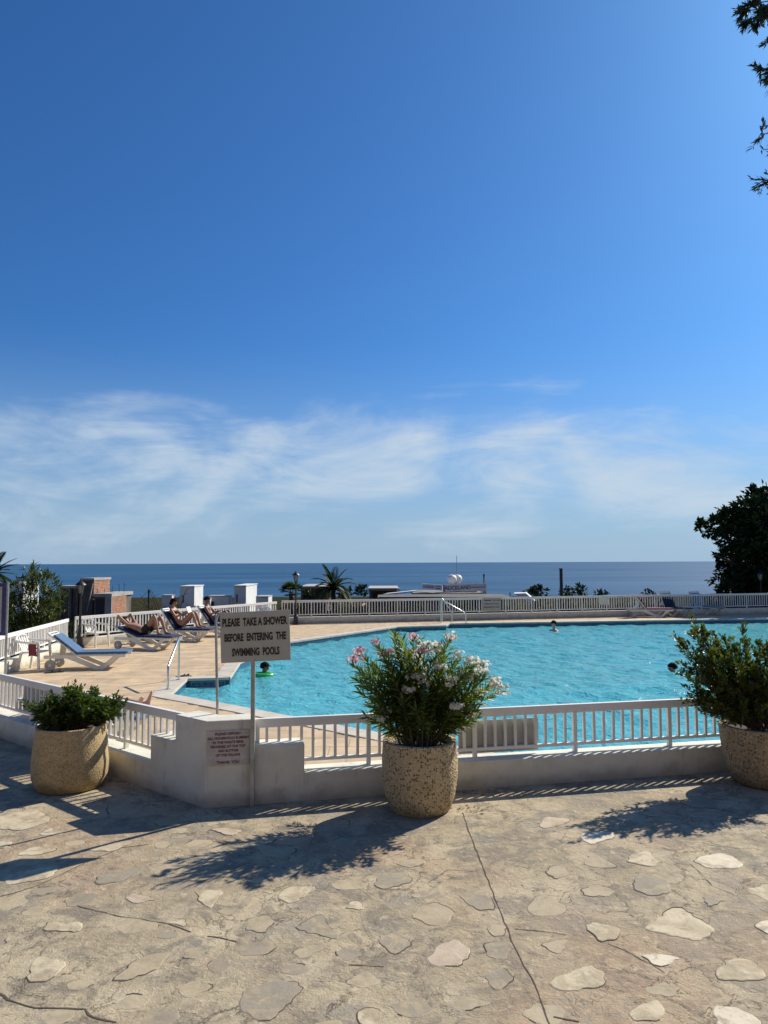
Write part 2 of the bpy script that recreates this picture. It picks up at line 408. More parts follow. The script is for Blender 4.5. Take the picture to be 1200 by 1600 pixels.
def water_mat():
    m, nt, N, L, out = new_mat('pool_water')
    geo = obj_pos(nt)
    n = noise(nt, 4.2, 4, 0.62, geo.outputs['Position'], 0.8)
    nrm = bump(nt, n.outputs['Fac'], 0.9, 0.125)
    nrm2 = bump(nt, n.outputs['Fac'], 0.9, 0.045)
    d = N.new('ShaderNodeBsdfDiffuse'); d.inputs['Color'].default_value = (0.17, 0.71, 0.80, 1)
    L.new(nrm, d.inputs['Normal'])
    t = N.new('ShaderNodeBsdfTransparent'); t.inputs['Color'].default_value = (0.36, 0.80, 0.86, 1)
    mx = N.new('ShaderNodeMixShader'); mx.inputs[0].default_value = 0.62
    L.new(t.outputs[0], mx.inputs[1]); L.new(d.outputs[0], mx.inputs[2])
    g = N.new('ShaderNodeBsdfGlossy'); g.inputs['Roughness'].default_value = 0.16
    L.new(nrm2, g.inputs['Normal'])
    fr = N.new('ShaderNodeFresnel'); fr.inputs['IOR'].default_value = 1.33
    L.new(nrm2, fr.inputs['Normal'])
    mx2 = N.new('ShaderNodeMixShader')
    L.new(math_n(nt, 'MULTIPLY', fr.outputs[0], 0.75), mx2.inputs[0]); L.new(mx.outputs[0], mx2.inputs[1]); L.new(g.outputs[0], mx2.inputs[2])
    L.new(mx2.outputs[0], out.inputs['Surface'])
    return m
M['water'] = water_mat()
def sea_mat():
    m, nt, N, L, out = new_mat('sea_water')
    b = N.new('ShaderNodeBsdfPrincipled'); geo = obj_pos(nt)
    mp = N.new('ShaderNodeMapping'); mp.inputs['Scale'].default_value = (0.35, 1.0, 1.0)
    L.new(geo.outputs['Position'], mp.inputs['Vector'])
    n = noise(nt, 0.004, 6, 0.6, mp.outputs[0]); n2 = noise(nt, 0.06, 5, 0.65, mp.outputs[0])
    c = mixcol(nt, ramp(nt, n.outputs['Fac'], 0.35, 0.65), (0.024, 0.084, 0.165), (0.042, 0.12, 0.22))
    L.new(c, b.inputs['Base Color']); b.inputs['Roughness'].default_value = 0.55
    b.inputs['IOR'].default_value = 1.33; b.inputs['Specular IOR Level'].default_value = 0.18
    L.new(bump(nt, n2.outputs['Fac'], 0.6, 4.0), b.inputs['Normal'])
    L.new(b.outputs[0], out.inputs['Surface'])
    return m
M['sea'] = sea_mat()
M['dry_hill'] = simple('dry_hillside', (0.27, 0.20, 0.115), 1.0, 0.5, 0.12, spec=0.0)  # warm tan for the added slope that bounces light
M['hill'] = simple('scrubby_hillside', (0.040, 0.040, 0.022), 1.0, 0.5, 0.3, spec=0.0)
M['leaf_oleander'] = leafmat('oleander_leaf', (0.055, 0.092, 0.025), (0.18, 0.215, 0.065), 0.48, 0.38)
M['leaf_bush'] = leafmat('bush_leaf', (0.025, 0.05, 0.012), (0.09, 0.13, 0.03), 0.35, 0.4)
M['leaf_right'] = leafmat('right_bush_leaf', (0.022, 0.042, 0.010), (0.10, 0.125, 0.03), 0.35, 0.35, yellow=(0.19, 0.16, 0.03))
M['leaf_dark'] = leafmat('dark_tree_leaf', (0.010, 0.020, 0.010), (0.030, 0.048, 0.020), 0.10, 0.6, spec=0.12)
M['leaf_left'] = leafmat('left_shrub_leaf', (0.018, 0.036, 0.010), (0.075, 0.10, 0.025), 0.3, 0.45, yellow=(0.16, 0.15, 0.035))
M['leaf_palm'] = leafmat('palm_leaf', (0.018, 0.032, 0.012), (0.05, 0.075, 0.03), 0.25, 0.45)
M['leaf_conifer'] = leafmat('conifer_needle', (0.010, 0.022, 0.016), (0.028, 0.048, 0.034), 0.1, 0.55)
M['leaf_scrub'] = leafmat('scrub_leaf', (0.012, 0.020, 0.008), (0.045, 0.052, 0.022), 0.12, 0.7, spec=0.08)
M['litter'] = leafmat('dead_leaf', (0.10, 0.06, 0.03), (0.26, 0.18, 0.09), 0.1, 0.8)
def petalmat(name, a, b_):
    m, nt, N, L, out = new_mat(name); geo = obj_pos(nt)
    c = mixcol(nt, geo.outputs['Random Per Island'], a, b_)
    d = N.new('ShaderNodeBsdfDiffuse'); L.new(c, d.inputs['Color'])
    t = N.new('ShaderNodeBsdfTranslucent'); L.new(c, t.inputs['Color'])
    mx = N.new('ShaderNodeMixShader'); mx.inputs[0].default_value = 0.55
    L.new(d.outputs[0], mx.inputs[1]); L.new(t.outputs[0], mx.inputs[2]); L.new(mx.outputs[0], out.inputs['Surface'])
    return m
M['petal_pink'] = petalmat('pink_petal', (0.72, 0.34, 0.43), (0.85, 0.64, 0.68))
M['petal_white'] = petalmat('white_petal', (0.72, 0.69, 0.60), (0.84, 0.82, 0.76))

# ------------------------------------------------------------------ mesh helpers
def tag(o, label=None, cat=None, group=None, kind=None):
    if label: o['label'] = label
    if cat: o['category'] = cat
    if group: o['group'] = group
    if kind: o['kind'] = kind
    return o
def link(name, me, parent=None, matrix=None):
    o = bpy.data.objects.new(name, me); col.objects.link(o)
    if parent: o.parent = parent
    if matrix is not None: o.matrix_local = matrix
    return o
def empty(name, loc=(0, 0, 0), rz=0.0):
    o = bpy.data.objects.new(name, None); col.objects.link(o)
    o.empty_display_size = 0.1
    o.location = loc; o.rotation_euler = (0, 0, rz)
    return o
def copy_tree(o, parent=None):
    c = o.copy(); col.objects.link(c); c.parent = parent
    for ch in list(o.children): copy_tree(ch, c)
    return c
class MB:
    def __init__(s): s.v = []; s.f = []
    def add(s, vs, fs):
        k = len(s.v); s.v += [tuple(x) for x in vs]; s.f += [tuple(i + k for i in f) for f in fs]; return s
    def box(s, c, size, rot=None):
        hx, hy, hz = size[0] / 2, size[1] / 2, size[2] / 2
        pts = [Vector((x, y, z)) for x in (-hx, hx) for y in (-hy, hy) for z in (-hz, hz)]
        if rot is not None: pts = [rot @ p for p in pts]
        pts = [p + Vector(c) for p in pts]
        return s.add(pts, [(0, 1, 3, 2), (4, 6, 7, 5), (0, 4, 5, 1), (2, 3, 7, 6), (0, 2, 6, 4), (1, 5, 7, 3)])
    def bar(s, a, b, w, h, up=(0, 0, 1)):
        a, b = Vector(a), Vector(b); d = (b - a); n = d.normalized()
        side = n.cross(Vector(up))
        if side.length < 1e-4: side = n.cross(Vector((1, 0, 0)))
        side.normalize(); u = side.cross(n)
        pts = []
        for p in (a, b):
            for sx, sy in ((-1, -1), (1, -1), (1, 1), (-1, 1)):
                pts.append(p + side * (sx * w / 2) + u * (sy * h / 2))
        return s.add(pts, [(3, 2, 1, 0), (4, 5, 6, 7), (0, 1, 5, 4), (1, 2, 6, 5), (2, 3, 7, 6), (3, 0, 4, 7)])
    def tube(s, pts, r, n=8, caps=True):
        pts = [Vector(p) for p in pts]
        rr = r if isinstance(r, (list, tuple)) else [r] * len(pts)
        t0 = (pts[1] - pts[0]).normalized()
        side = t0.orthogonal().normalized()
        rings = []
        for i, p in enumerate(pts):
            t = (pts[min(i + 1, len(pts) - 1)] - pts[max(i - 1, 0)]).normalized()
            side = (side - t * side.dot(t)).normalized(); b = t.cross(side)
            rings.append([p + (side * math.cos(2 * math.pi * k / n) + b * math.sin(2 * math.pi * k / n)) * rr[i] for k in range(n)])
        vs = [q for ring in rings for q in ring]; fs = []
        for i in range(len(pts) - 1):
            for k in range(n):
                a = i * n + k; b2 = i * n + (k + 1) % n
                fs.append((a, b2, b2 + n, a + n))
        if caps:
            fs.append(tuple(range(n - 1, -1, -1))); fs.append(tuple(range((len(pts) - 1) * n, len(pts) * n)))
        return s.add(vs, fs)
    def lathe(s, prof, c=(0, 0, 0), n=32, axis='Z', close_top=True, close_bot=True):
        vs = []
        for r, z in prof:
            for k in range(n):
                a = 2 * math.pi * k / n
                p = (r * math.cos(a), r * math.sin(a), z)
                if axis == 'Y': p = (p[0], p[2], p[1])
                elif axis == 'X': p = (p[2], p[0], p[1])
                vs.append(Vector(p) + Vector(c))
        fs = []
        for i in range(len(prof) - 1):
            for k in range(n):
                a = i * n + k; b = i * n + (k + 1) % n
                fs.append((a, b, b + n, a + n))
        if close_bot: fs.append(tuple(range(n - 1, -1, -1)))
        if close_top: fs.append(tuple(range((len(prof) - 1) * n, len(prof) * n)))
        return s.add(vs, fs)
    def prism(s, poly, z0, z1):
        """plan polygon (ccw) between two heights"""
        n = len(poly)
        vs = [(p[0], p[1], z0) for p in poly] + [(p[0], p[1], z1) for p in poly]
        fs = [tuple(range(n - 1, -1, -1)), tuple(range(n, 2 * n))]
        for i in range(n):
            j = (i + 1) % n; fs.append((i, j, j + n, i + n))
        return s.add(vs, fs)
    def mesh(s, name, mat, smooth=False, fix=True):
        me = bpy.data.meshes.new(name); me.from_pydata(s.v, [], s.f); me.update()
        if fix:
            bm = bmesh.new(); bm.from_mesh(me); bmesh.ops.recalc_face_normals(bm, faces=bm.faces); bm.to_mesh(me); bm.free()
        if mat is not None: me.materials.append(M[mat] if isinstance(mat, str) else mat)
        if smooth:
            me.polygons.foreach_set('use_smooth', [True] * len(me.polygons))
            try: me.set_sharp_from_angle(angle=R(40))
            except Exception: pass
        return me
    def build(s, name, mat, parent=None, smooth=False, bevel=0.0, matrix=None):
        o = link(name, s.mesh(name, mat, smooth), parent, matrix)
        if bevel:
            b = o.modifiers.new('bevel', 'BEVEL'); b.width = bevel; b.segments = 2; b.limit_method = 'ANGLE'; b.angle_limit = R(35)
            if smooth is False: pass
        return o

def leaf_arrays(base, direc, normal, length, width, fold=0.25, droop=0.0):
    """numpy: one folded diamond-shaped leaf (4 faces as 2 quads halves) per row"""
    n = len(base)
    d = direc / np.linalg.norm(direc, axis=1, keepdims=True)
    s = np.cross(d, normal); s /= (np.linalg.norm(s, axis=1, keepdims=True) + 1e-9)
    u = np.cross(s, d)
    L = length[:, None]; W = width[:, None]
    mid = base + d * L * 0.45
    tip = base + d * L - u * L * droop
    left = mid + s * W * 0.5 + u * W * fold
    right = mid - s * W * 0.5 + u * W * fold
    V = np.stack([base, right, tip, left], 1).reshape(-1, 3)
    k = np.arange(n) * 4
    Fs = np.stack([np.stack([k, k + 1, k + 2], 1), np.stack([k, k + 2, k + 3], 1)], 1).reshape(-1, 3)
    return V, Fs
def np_mesh(name, V, Fs, mat):
    me = bpy.data.meshes.new(name)
    nv, nf = len(V), len(Fs); k = Fs.shape[1]
    me.vertices.add(nv); me.vertices.foreach_set('co', np.asarray(V, np.float32).ravel())
    me.loops.add(nf * k); me.loops.foreach_set('vertex_index', np.asarray(Fs, np.int32).ravel())
    me.polygons.add(nf); me.polygons.foreach_set('loop_start', np.arange(0, nf * k, k, dtype=np.int32))
    me.update(calc_edges=True)
    if mat: me.materials.append(M[mat] if isinstance(mat, str) else mat)
    return me
def unit(n):
    v = rng.normal(size=(n, 3)); return v / np.linalg.norm(v, axis=1, keepdims=True)
def blob_leaves(blobs, per, size, width, out_bias=0.9, up=0.3, shell=(0.72, 1.04)):
    """leaves in clumps over the skins of ellipsoids: blobs = (centre, radii)"""
    B, D, Nn = [], [], []
    for (c, r) in blobs:
        c = np.array(c, float); r = np.array(r, float)
        m = int(per * (r[0] * r[1] * r[2]) ** (2 / 3.0))
        m = max(m, 12)
        nc = max(6, m // 14)
        cu = unit(nc)
        cp = c + cu * r * rng.uniform(shell[0], shell[1], (nc, 1))
        idx = rng.integers(0, nc, m)
        sz = float(np.mean(r)) * 0.17
        p = cp[idx] + rng.normal(size=(m, 3)) * sz
        dv = cu[idx] * out_bias + unit(m) * 0.8 + np.array([0, 0, up])
        B.append(p); D.append(dv); Nn.append(unit(m) * 0.8 + np.array([0, 0, 1.0]))
    B = np.concatenate(B); D = np.concatenate(D); Nn = np.concatenate(Nn); n = len(B)
    ln = size * rng.uniform(0.65, 1.3, n); wd = ln * width * rng.uniform(0.8, 1.2, n)
    return leaf_arrays(B, D, Nn, ln, wd)

def text_mesh(body, width, height, mat, name='lettering', bold=0.0, depth=0.002, spacing=1.0):
    cu = bpy.data.curves.new('lettering', 'FONT')
    cu.body = body; cu.align_x = 'CENTER'; cu.align_y = 'CENTER'
    cu.size = 1.0; cu.offset = bold; cu.extrude = 0.01; cu.space_character = spacing
    cu.resolution_u = 4
    t = bpy.data.objects.new('tmp_text', cu); col.objects.link(t)
    dg = bpy.context.evaluated_depsgraph_get(); dg.update()
    me = bpy.data.meshes.new_from_object(t.evaluated_get(dg))
    bpy.data.objects.remove(t); bpy.data.curves.remove(cu)
    co = np.zeros(len(me.vertices) * 3, np.float32); me.vertices.foreach_get('co', co); co = co.reshape(-1, 3)
    mn, mxx = co.min(0), co.max(0)
    co[:, 0] = (co[:, 0] - (mn[0] + mxx[0]) / 2) * width / (mxx[0] - mn[0])
    co[:, 1] = (co[:, 1] - (mn[1] + mxx[1]) / 2) * height / (mxx[1] - mn[1])
    co[:, 2] = (co[:, 2] - mn[2]) / max(1e-6, mxx[2] - mn[2]) * depth
    me.vertices.foreach_set('co', co.ravel()); me.update()
    me.materials.clear(); me.materials.append(M[mat])
    me.name = name
    return me
STAND = Matrix(((1, 0, 0, 0), (0, 0, -1, 0), (0, 1, 0, 0), (0, 0, 0, 1)))   # text plane XY -> XZ, facing -Y
def lettering(parent, body, x, z, width, height, mat, y=-0.012, bold=0.0, spacing=1.0, tilt=0.0):
    me = text_mesh(body, width, height, mat, bold=bold, spacing=spacing)
    return link('lettering', me, parent, Matrix.Translation((x, y, z)) @ Matrix.Rotation(tilt, 4, 'Y') @ STAND)

# ================================================================== THE SETTING
K = P(320, 1263)                                   # outer corner of the stepped wall
KR = P(1117, 1207); KL = P(0, 1153)
dR = (KR - K).normalized(); dL = (KL - K).normalized()
nR = Vector((-dR.y, dR.x, 0)); nL = Vector((dL.y, -dL.x, 0))   # both point to the pool side
WT = 0.30
den_ = dR.x * dL.y - dR.y * dL.x
A0 = K + nR * WT; B0 = K + nL * WT
tt = ((B0.x - A0.x) * dL.y - (B0.y - A0.y) * dL.x) / den_
KI = A0 + dR * tt                                  # inner corner
LEN_R, LEN_L = 9.5, 8.6
RE = K + dR * LEN_R; LE = K + dL * LEN_L
F1 = Vector((-9.35, 22.1, 0)); F2 = Vector((-4.35, 30.4, 0)); F3 = Vector((24.0, 36.9, 0))
F0 = LE + nL * 0.15

def on_wing(px, py, z, d):
    """distance along a wing (direction d from K) where the sight line at height z meets its face"""
    p = P(px, py, z); return (p - K).dot(d)

def sheet(name, polys, z, mat, kind='structure', parent=None):
    rings = [[Vector((p[0], p[1], z)) for p in ring] for ring in polys]
    flat = [v for ring in rings for v in ring]
    tris = tessellate_polygon(rings)
    mb = MB().add(flat, tris)
    me = mb.mesh(name, mat)
    for p in me.polygons:
        if p.normal.z < 0: p.flip()
    o = link(name, me, parent)
    if parent is None: tag(o, kind=kind)
    return o

# terrace in front of the wall, deck behind it
mK = (K + KI) / 2
terrace_poly = [(-14, -8), (14, -8), (14, RE.y + 1.0), (RE.x + nR.x * .15, RE.y + nR.y * .15), (mK.x, mK.y),
                (LE.x + nL.x * .15, LE.y + nL.y * .15), (-14, LE.y + 0.1)]
terrace = sheet('terrace', [terrace_poly], 0.0, 'terrace')
tag(terrace, 'worn sand coloured concrete terrace with flagstones set in it')

WATER_Z = -0.17
pool_px = [(266, 1085), (292, 1061), (359, 1059), (375, 1035), (451, 1003.5), (620, 979.5), (697, 977.5)]
pool = [P(x, y) for x, y in pool_px]
far_a = P(702, 974.5); far_b = P(1200, 966.5)
dfar = (far_b - far_a).normalized()
pool += [far_a, far_a + dfar * 17.5, Vector((21.0, 20.0, 0)), Vector((10.5, 11.6, 0)), Vector((1.7, 9.62, 0)), P(612, 1150), P(360, 1102)]
pool2 = [(p.x, p.y) for p in pool]                  # clockwise / whatever
deck_poly = [(LE.x + nL.x * .15, LE.y + nL.y * .15), (mK.x, mK.y), (RE.x + nR.x * .15, RE.y + nR.y * .15), (26, 13), (26, 37.2), (F3.x, F3.y + .15),
             (F2.x, F2.y + .2), (F1.x - .1, F1.y + .1), (F0.x - .1, F0.y)]
deck = sheet('pool_deck', [deck_poly, pool2], -0.006, 'grout')
tag(deck, 'sand coloured tiled deck around the pool')

def inside(pt, poly):
    x, y = pt; c = False; n = len(poly)
    for i in range(n):
        x1, y1 = poly[i]; x2, y2 = poly[(i + 1) % n]
        if (y1 > y) != (y2 > y) and x < (x2 - x1) * (y - y1) / (y2 - y1) + x1: c = not c
    return c
def seg_dist(pt, poly):
    best = 1e9; p = Vector(pt)
    for i in range(len(poly)):
        a = Vector(poly[i]); b = Vector(poly[(i + 1) % len(poly)]); d = b - a
        t = max(0, min(1, (p - a).dot(d) / d.length_squared)); best = min(best, (a + d * t - p).length)
    return best
# deck tiles, laid in a grid; the nearest and largest ones are pieces of their own
TS = 0.5
tile_me = [MB().box((0, 0, -0.02), (TS - 0.014, TS - 0.014, 0.04)).mesh('deck_tile', 'tile') for _ in range(1)][0]
cells = []
for i in range(-40, 60):
    for j in range(10, 76):
        cx, cy = i * TS + (0.25 if j % 2 else 0), j * TS
        cs = [(cx + sx * .25, cy + sy * .25) for sx in (-1, 0, 1) for sy in (-1, 0, 1)]
        if not all(inside(c, deck_poly) for c in cs): continue
        if any(inside(c, pool2) for c in cs): continue
        cells.append((cx, cy))
def in_view(cx, cy):
    q = CAM_M.inverted() @ Vector((cx, cy, 0))
    px = 600 - q.x / q.z * F_PX; py = 800 + q.y / q.z * F_PX
    return -30 < px < 1230
cells.sort(key=lambda c: (not in_view(*c), c[1]))
for k, (cx, cy) in enumerate(cells[:290]):
    o = link('deck_tile', tile_me, deck, Matrix.Translation((cx, cy, rng.uniform(-0.0015, 0.0015))))
mb = MB()
for (cx, cy) in cells[290:]:
    mb.box((cx, cy, -0.02), (TS - 0.014, TS - 0.014, 0.04))
tag(mb.build('far_deck_tiles', 'tile', deck), kind='stuff')

# coping: slabs following the pool outline
def poly_area(p): return sum(p[i][0] * p[(i + 1) % len(p)][1] - p[(i + 1) % len(p)][0] * p[i][1] for i in range(len(p))) / 2
ring = [Vector((p[0], p[1], 0)) for p in pool2]
if poly_area(pool2) < 0: ring.reverse()             # ccw: outside is to the right of the walk
def offset_ring(ring, d):
    out = []; n = len(ring)
    for i in range(n):
        a, b, c = ring[i - 1], ring[i], ring[(i + 1) % n]
        e1 = (b - a).normalized(); e2 = (c - b).normalized()
        n1 = Vector((e1.y, -e1.x, 0)); n2 = Vector((e2.y, -e2.x, 0))
        bis = (n1 + n2).normalized(); out.append(b + bis * (d / max(0.35, bis.dot(n1))))
    return out
outer = offset_ring(ring, 0.36)
pool_basin = empty('swimming_pool', (0, 0, 0)); tag(pool_basin, kind='structure')
pool_basin['label'] = 'turquoise swimming pool with pale stone coping'
nring = len(ring)
for i in range(nring):
    a, b = ring[i], ring[(i + 1) % nring]; oa, ob = outer[i], outer[(i + 1) % nring]
    m = max(1, int(round((b - a).length / 0.75)))
    e = (b - a).normalized(); nn_ = Vector((e.y, -e.x, 0))
    for k in range(m):
        t0, t1 = k / m, (k + 1) / m
        q = [a.lerp(b, t0) - nn_ * 0.02, oa.lerp(ob, t0), oa.lerp(ob, t1), a.lerp(b, t1) - nn_ * 0.02]
        cc = sum(q, Vector()) / 4
        q = [cc + (x - cc) * (1 - 0.006 / max(0.2, (x - cc).length)) for x in q]
        MB().prism([(x.x, x.y) for x in q], -0.045, 0.014 + random.uniform(-.001, .001)).build('coping_slab', 'coping', pool_basin, bevel=0.006)
# basin walls and floor
mb = MB(); mt = MB(); ml = MB()
for i in range(nring):
    a, b = ring[i], ring[(i + 1) % nring]
    mb.add([(a.x, a.y, -1.5), (b.x, b.y, -1.5), (b.x, b.y, -0.36), (a.x, a.y, -0.36)], [(0, 1, 2, 3)])
    mt.add([(a.x, a.y, -0.36), (b.x, b.y, -0.36), (b.x, b.y, -0.04), (a.x, a.y, -0.04)], [(0, 1, 2, 3)])
mb.add([(p.x, p.y, -1.5) for p in ring], [tuple(range(nring))])
mb.build('basin', 'pool', pool_basin)
mt.build('tile_band', 'pool_tile', pool_basin)
# steps in the recess
rA, rB, rC = pool[0], pool[1], pool[2]
rAp = pool[-1]
for k, (z, f) in enumerate(((-0.30, 0.75), (-0.6, 1.25))):
    pb = rB; pa = rA
    q = [pa, pb, pb + (rC - rB).normalized() * f * 1.2, pa + (rAp - rA).normalized() * f]
    MB().prism([(x.x, x.y) for x in q], -1.5, z).build('step', 'gutter' if k == 0 else 'pool', pool_basin)
# meander border on the wall of the recess
e = (rC - rB).normalized(); inn = Vector((e.y, -e.x, 0))
if inn.y > 0: inn = -inn
seglen = (rC - rB).length
def on_wall(s, z, d): return rB + e * s + inn * d + Vector((0, 0, z))
def wall_rect(mbx, s0, s1, z0, z1, d):
    a = [on_wall(s0, z0, 0.001), on_wall(s1, z0, 0.001), on_wall(s1, z1, 0.001), on_wall(s0, z1, 0.001)]
    b = [x + inn * d for x in a]
    mbx.add(a + b, [(0, 1, 2, 3), (7, 6, 5, 4), (0, 4, 5, 1), (1, 5, 6, 2), (2, 6, 7, 3), (3, 7, 4, 0)])
mk = MB(); wall_rect(mk, 0.0, seglen, -0.34, -0.046, 0.006)
key_band = mk.build('border_band', 'key_dark', pool_basin)
unit_w = 0.25; nu = int(seglen / unit_w)
for i in range(nu):
    s = (seglen - nu * unit_w) / 2 + i * unit_w; t = 0.028; mkl = MB()
    for (s0, s1, z0, z1) in ((0, unit_w, -0.085, -0.057), (0.0, t, -0.165, -0.085), (t, 0.17, -0.165, -0.137),
                             (0.142, 0.17, -0.137, -0.108), (0.075, 0.142, -0.124, -0.108), (0.21, 0.21 + t, -0.165, -0.085), (0.17, 0.21, -0.165, -0.145)):
        wall_rect(mkl, s + s0, s + s1, z0, z1, 0.010)
    mkl.build('meander', 'key_light', key_band)
mk = MB(); wall_rect(mk, 0.0, seglen, -0.200, -0.178, 0.012); mk.build('pale_edge', 'gutter', pool_basin)

# water surface: real waves
xs = np.arange(-5.0, 22.0, 0.085); ys = np.arange(9.2, 34.5, 0.085)
GX, GY = np.meshgrid(xs, ys, indexing='ij')
Hh = np.zeros_like(GX)
for i in range(46):
    lam = 0.28 * (1.9 / 0.28) ** rng.uniform(); a = rng.normal(0.9, 0.85)
    k = 2 * math.pi / lam; ph = rng.uniform(0, 6.28)
    Hh += 0.0044 * lam ** 0.85 * np.sin(k * (GX * math.sin(a) + GY * math.cos(a)) + ph + 0.7 * np.sin(0.6 * GX + 0.8 * GY + ph))
bigpoly = offset_ring(ring, 0.12); bp = np.array([(p.x, p.y) for p in bigpoly])
cx = GX.ravel(); cy = GY.ravel(); ins = np.zeros(cx.shape, bool)
for i in range(len(bp)):
    x1, y1 = bp[i]; x2, y2 = bp[(i + 1) % len(bp)]
    cond = ((y1 > cy) != (y2 > cy))
    with np.errstate(divide='ignore', invalid='ignore'):
        xi = (x2 - x1) * (cy - y1) / (y2 - y1 if y2 != y1 else 1e-9) + x1
    ins ^= cond & (cx < xi)
nx, ny = GX.shape; idx = np.arange(nx * ny).reshape(nx, ny); I = ins.reshape(nx, ny)
ok = I[:-1, :-1] & I[1:, :-1] & I[1:, 1:] & I[:-1, 1:]
quads = np.stack([idx[:-1, :-1][ok], idx[1:, :-1][ok], idx[1:, 1:][ok], idx[:-1, 1:][ok]], 1)
used, inv = np.unique(quads.ravel(), return_inverse=True)
Vw = np.stack([cx[used], cy[used], WATER_Z + Hh.ravel()[used]], 1)
me = np_mesh('water', Vw, inv.reshape(-1, 4), 'water'); me.polygons.foreach_set('use_smooth', [True] * len(me.polygons))
water = link('pool_water', me); tag(water, 'rippled turquoise pool water', kind='structure')

# hillside and sea
def terr_z(Y): return -1.6 - max(0.0, Y - 33) * 0.0430
xs = np.concatenate([np.linspace(-700, -60, 40), np.linspace(-55, 55, 80), np.linspace(60, 700, 40)])
ys = np.concatenate([np.linspace(-110, 30, 40), np.linspace(33, 160, 80), np.linspace(165, 1000, 60)])
GX, GY = np.meshgrid(xs, ys, indexing='ij')
Z = -1.6 - np.maximum(0, GY - 33) * 0.043 + 0.25 * np.sin(GX * .21 + GY * .13) * np.sin(GY * .17 - GX * 0.07) + np.maximum(0, -GY - 9) * 0.42  # last term: unseen slope added behind the camera, bounces warm light into shade
nx, ny = GX.shape; idx = np.arange(nx * ny).reshape(nx, ny)
quads = np.stack([idx[:-1, :-1].ravel(), idx[1:, :-1].ravel(), idx[1:, 1:].ravel(), idx[:-1, 1:].ravel()], 1)
Vh = np.stack([GX.ravel(), GY.ravel(), Z.ravel()], 1); cyq = GY.ravel()[quads].mean(1)
hill = link('hillside', np_mesh('hillside', Vh, quads[cyq > -9], 'hill')); tag(hill, 'scrub covered hillside falling away to the sea', kind='structure')
hill2 = link('bounce_hillside', np_mesh('bounce_hillside', Vh, quads[cyq <= -9], 'dry_hill')); tag(hill2, 'unseen dry slope added behind the terrace to bounce warm light', kind='structure')
me = MB().add([(-60000, 300, -38), (60000, 300, -38), (60000, 60000, -38), (-60000, 60000, -38)], [(0, 1, 2, 3)]).mesh('sea', 'sea')
sea = link('sea', me); tag(sea, 'deep blue sea reaching the horizon', kind='structure')

# ------------------------------------------------------------------ flagstones set in the terrace
STONE_PX = []
def zs(ox, oy, k, items):
    for tone, pts in items: STONE_PX.append((tone, [(ox + x / k, oy + y / k) for x, y in pts]))
zs(800, 1200, 3, [
 ('w', [(848, 437), (880, 415), (990, 398), (1050, 425), (1088, 455), (1060, 472), (920, 472)]),
 ('p', [(125, 270), (160, 228), (280, 240), (230, 268), (150, 287)]),
 ('w', [(315, 325), (340, 303), (400, 300), (475, 300), (485, 325), (400, 350), (365, 360)]),
 ('l', [(535, 440), (560, 405), (630, 385), (685, 440), (680, 462), (600, 455)]),
 ('t', [(155, 490), (180, 460), (240, 458), (270, 500), (205, 523)]),
 ('t', [(330, 450), (370, 400), (440, 430), (500, 465), (400, 470)]),
 ('g', [(570, 520), (600, 490), (680, 500), (740, 540), (740, 590), (640, 600), (572, 570)]),
 ('t', [(320, 570), (400, 545), (490, 580), (450, 605), (340, 600)]),
 ('t', [(65, 660), (120, 598), (190, 605), (260, 660), (200, 695), (100, 695)]),
 ('g', [(890, 600), (1020, 610), (920, 655)]),
 ('l', [(1085, 572), (1200, 540), (1290, 570), (1250, 620), (1200, 625)]),
 ('l', [(612, 755), (770, 640), (960, 760), (870, 815), (700, 775)]),
 ('l', [(340, 740), (380, 722), (512, 755), (490, 805), (410, 818)]),
 ('t', [(125, 825), (270, 800), (225, 880)]),
 ('w', [(1128, 740), (1200, 712), (1300, 740), (1220, 790)]),
 ('g', [(780, 160), (850, 125), (950, 150), (955, 192), (840, 185)]),
 ('t', [(585, 215), (650, 200), (720, 212), (690, 232)]),
 ('l', [(1150, 190), (1230, 165), (1300, 190), (1240, 215)])])
zs(600, 1400, 2, [
 ('t', [(80, 65), (120, 28), (160, 18), (225, 50), (205, 80), (150, 97)]),
 ('p', [(130, 195), (150, 185), (175, 150), (225, 135), (275, 170), (240, 220), (160, 222)]),
 ('g', [(310, 250), (370, 222), (410, 260), (350, 300)]),
 ('l', [(510, 270), (640, 215), (690, 240), (685, 285), (555, 300)]),
 ('w', [(800, 185), (850, 180), (930, 195), (870, 222), (840, 215)]),
 ('l', [(1035, 230), (1095, 195), (1140, 200), (1190, 240), (1185, 265), (1045, 265)]),
 ('l', [(760, 365), (850, 322), (880, 360), (860, 392), (780, 392)]),
 ('w', [(1030, 342), (1100, 348), (1160, 375), (1185, 410), (1040, 410)]),
 ('t', [(320, 100), (340, 88), (385, 95), (375, 125), (340, 128)]),
 ('g', [(310, 150), (360, 140), (400, 165), (380, 200), (320, 190)])])
zs(400, 1200, 3, [
 ('l', [(95, 610), (150, 555), (275, 555), (280, 575), (160, 640)]),
 ('g', [(175, 755), (250, 705), (310, 685), (330, 730), (385, 775), (380, 808)]),
 ('g', [(565, 810), (630, 770), (750, 800), (700, 850), (640, 880)]),
 ('g', [(545, 545), (590, 500), (710, 495), (735, 535), (600, 572)]),
 ('l', [(415, 660), (440, 628), (480, 622), (515, 665)]),
 ('g', [(945, 600), (1000, 575), (1080, 580), (1125, 665), (1040, 670)]),
 ('t', [(650, 450), (690, 430), (770, 425), (800, 445), (720, 470)]),
 ('t', [(310, 275), (360, 240), (440, 245), (440, 280)]),
 ('t', [(320, 350), (400, 325), (480, 340), (450, 365)]),
 ('t', [(0, 700), (60, 690), (85, 730), (40, 775), (-60, 760)])])
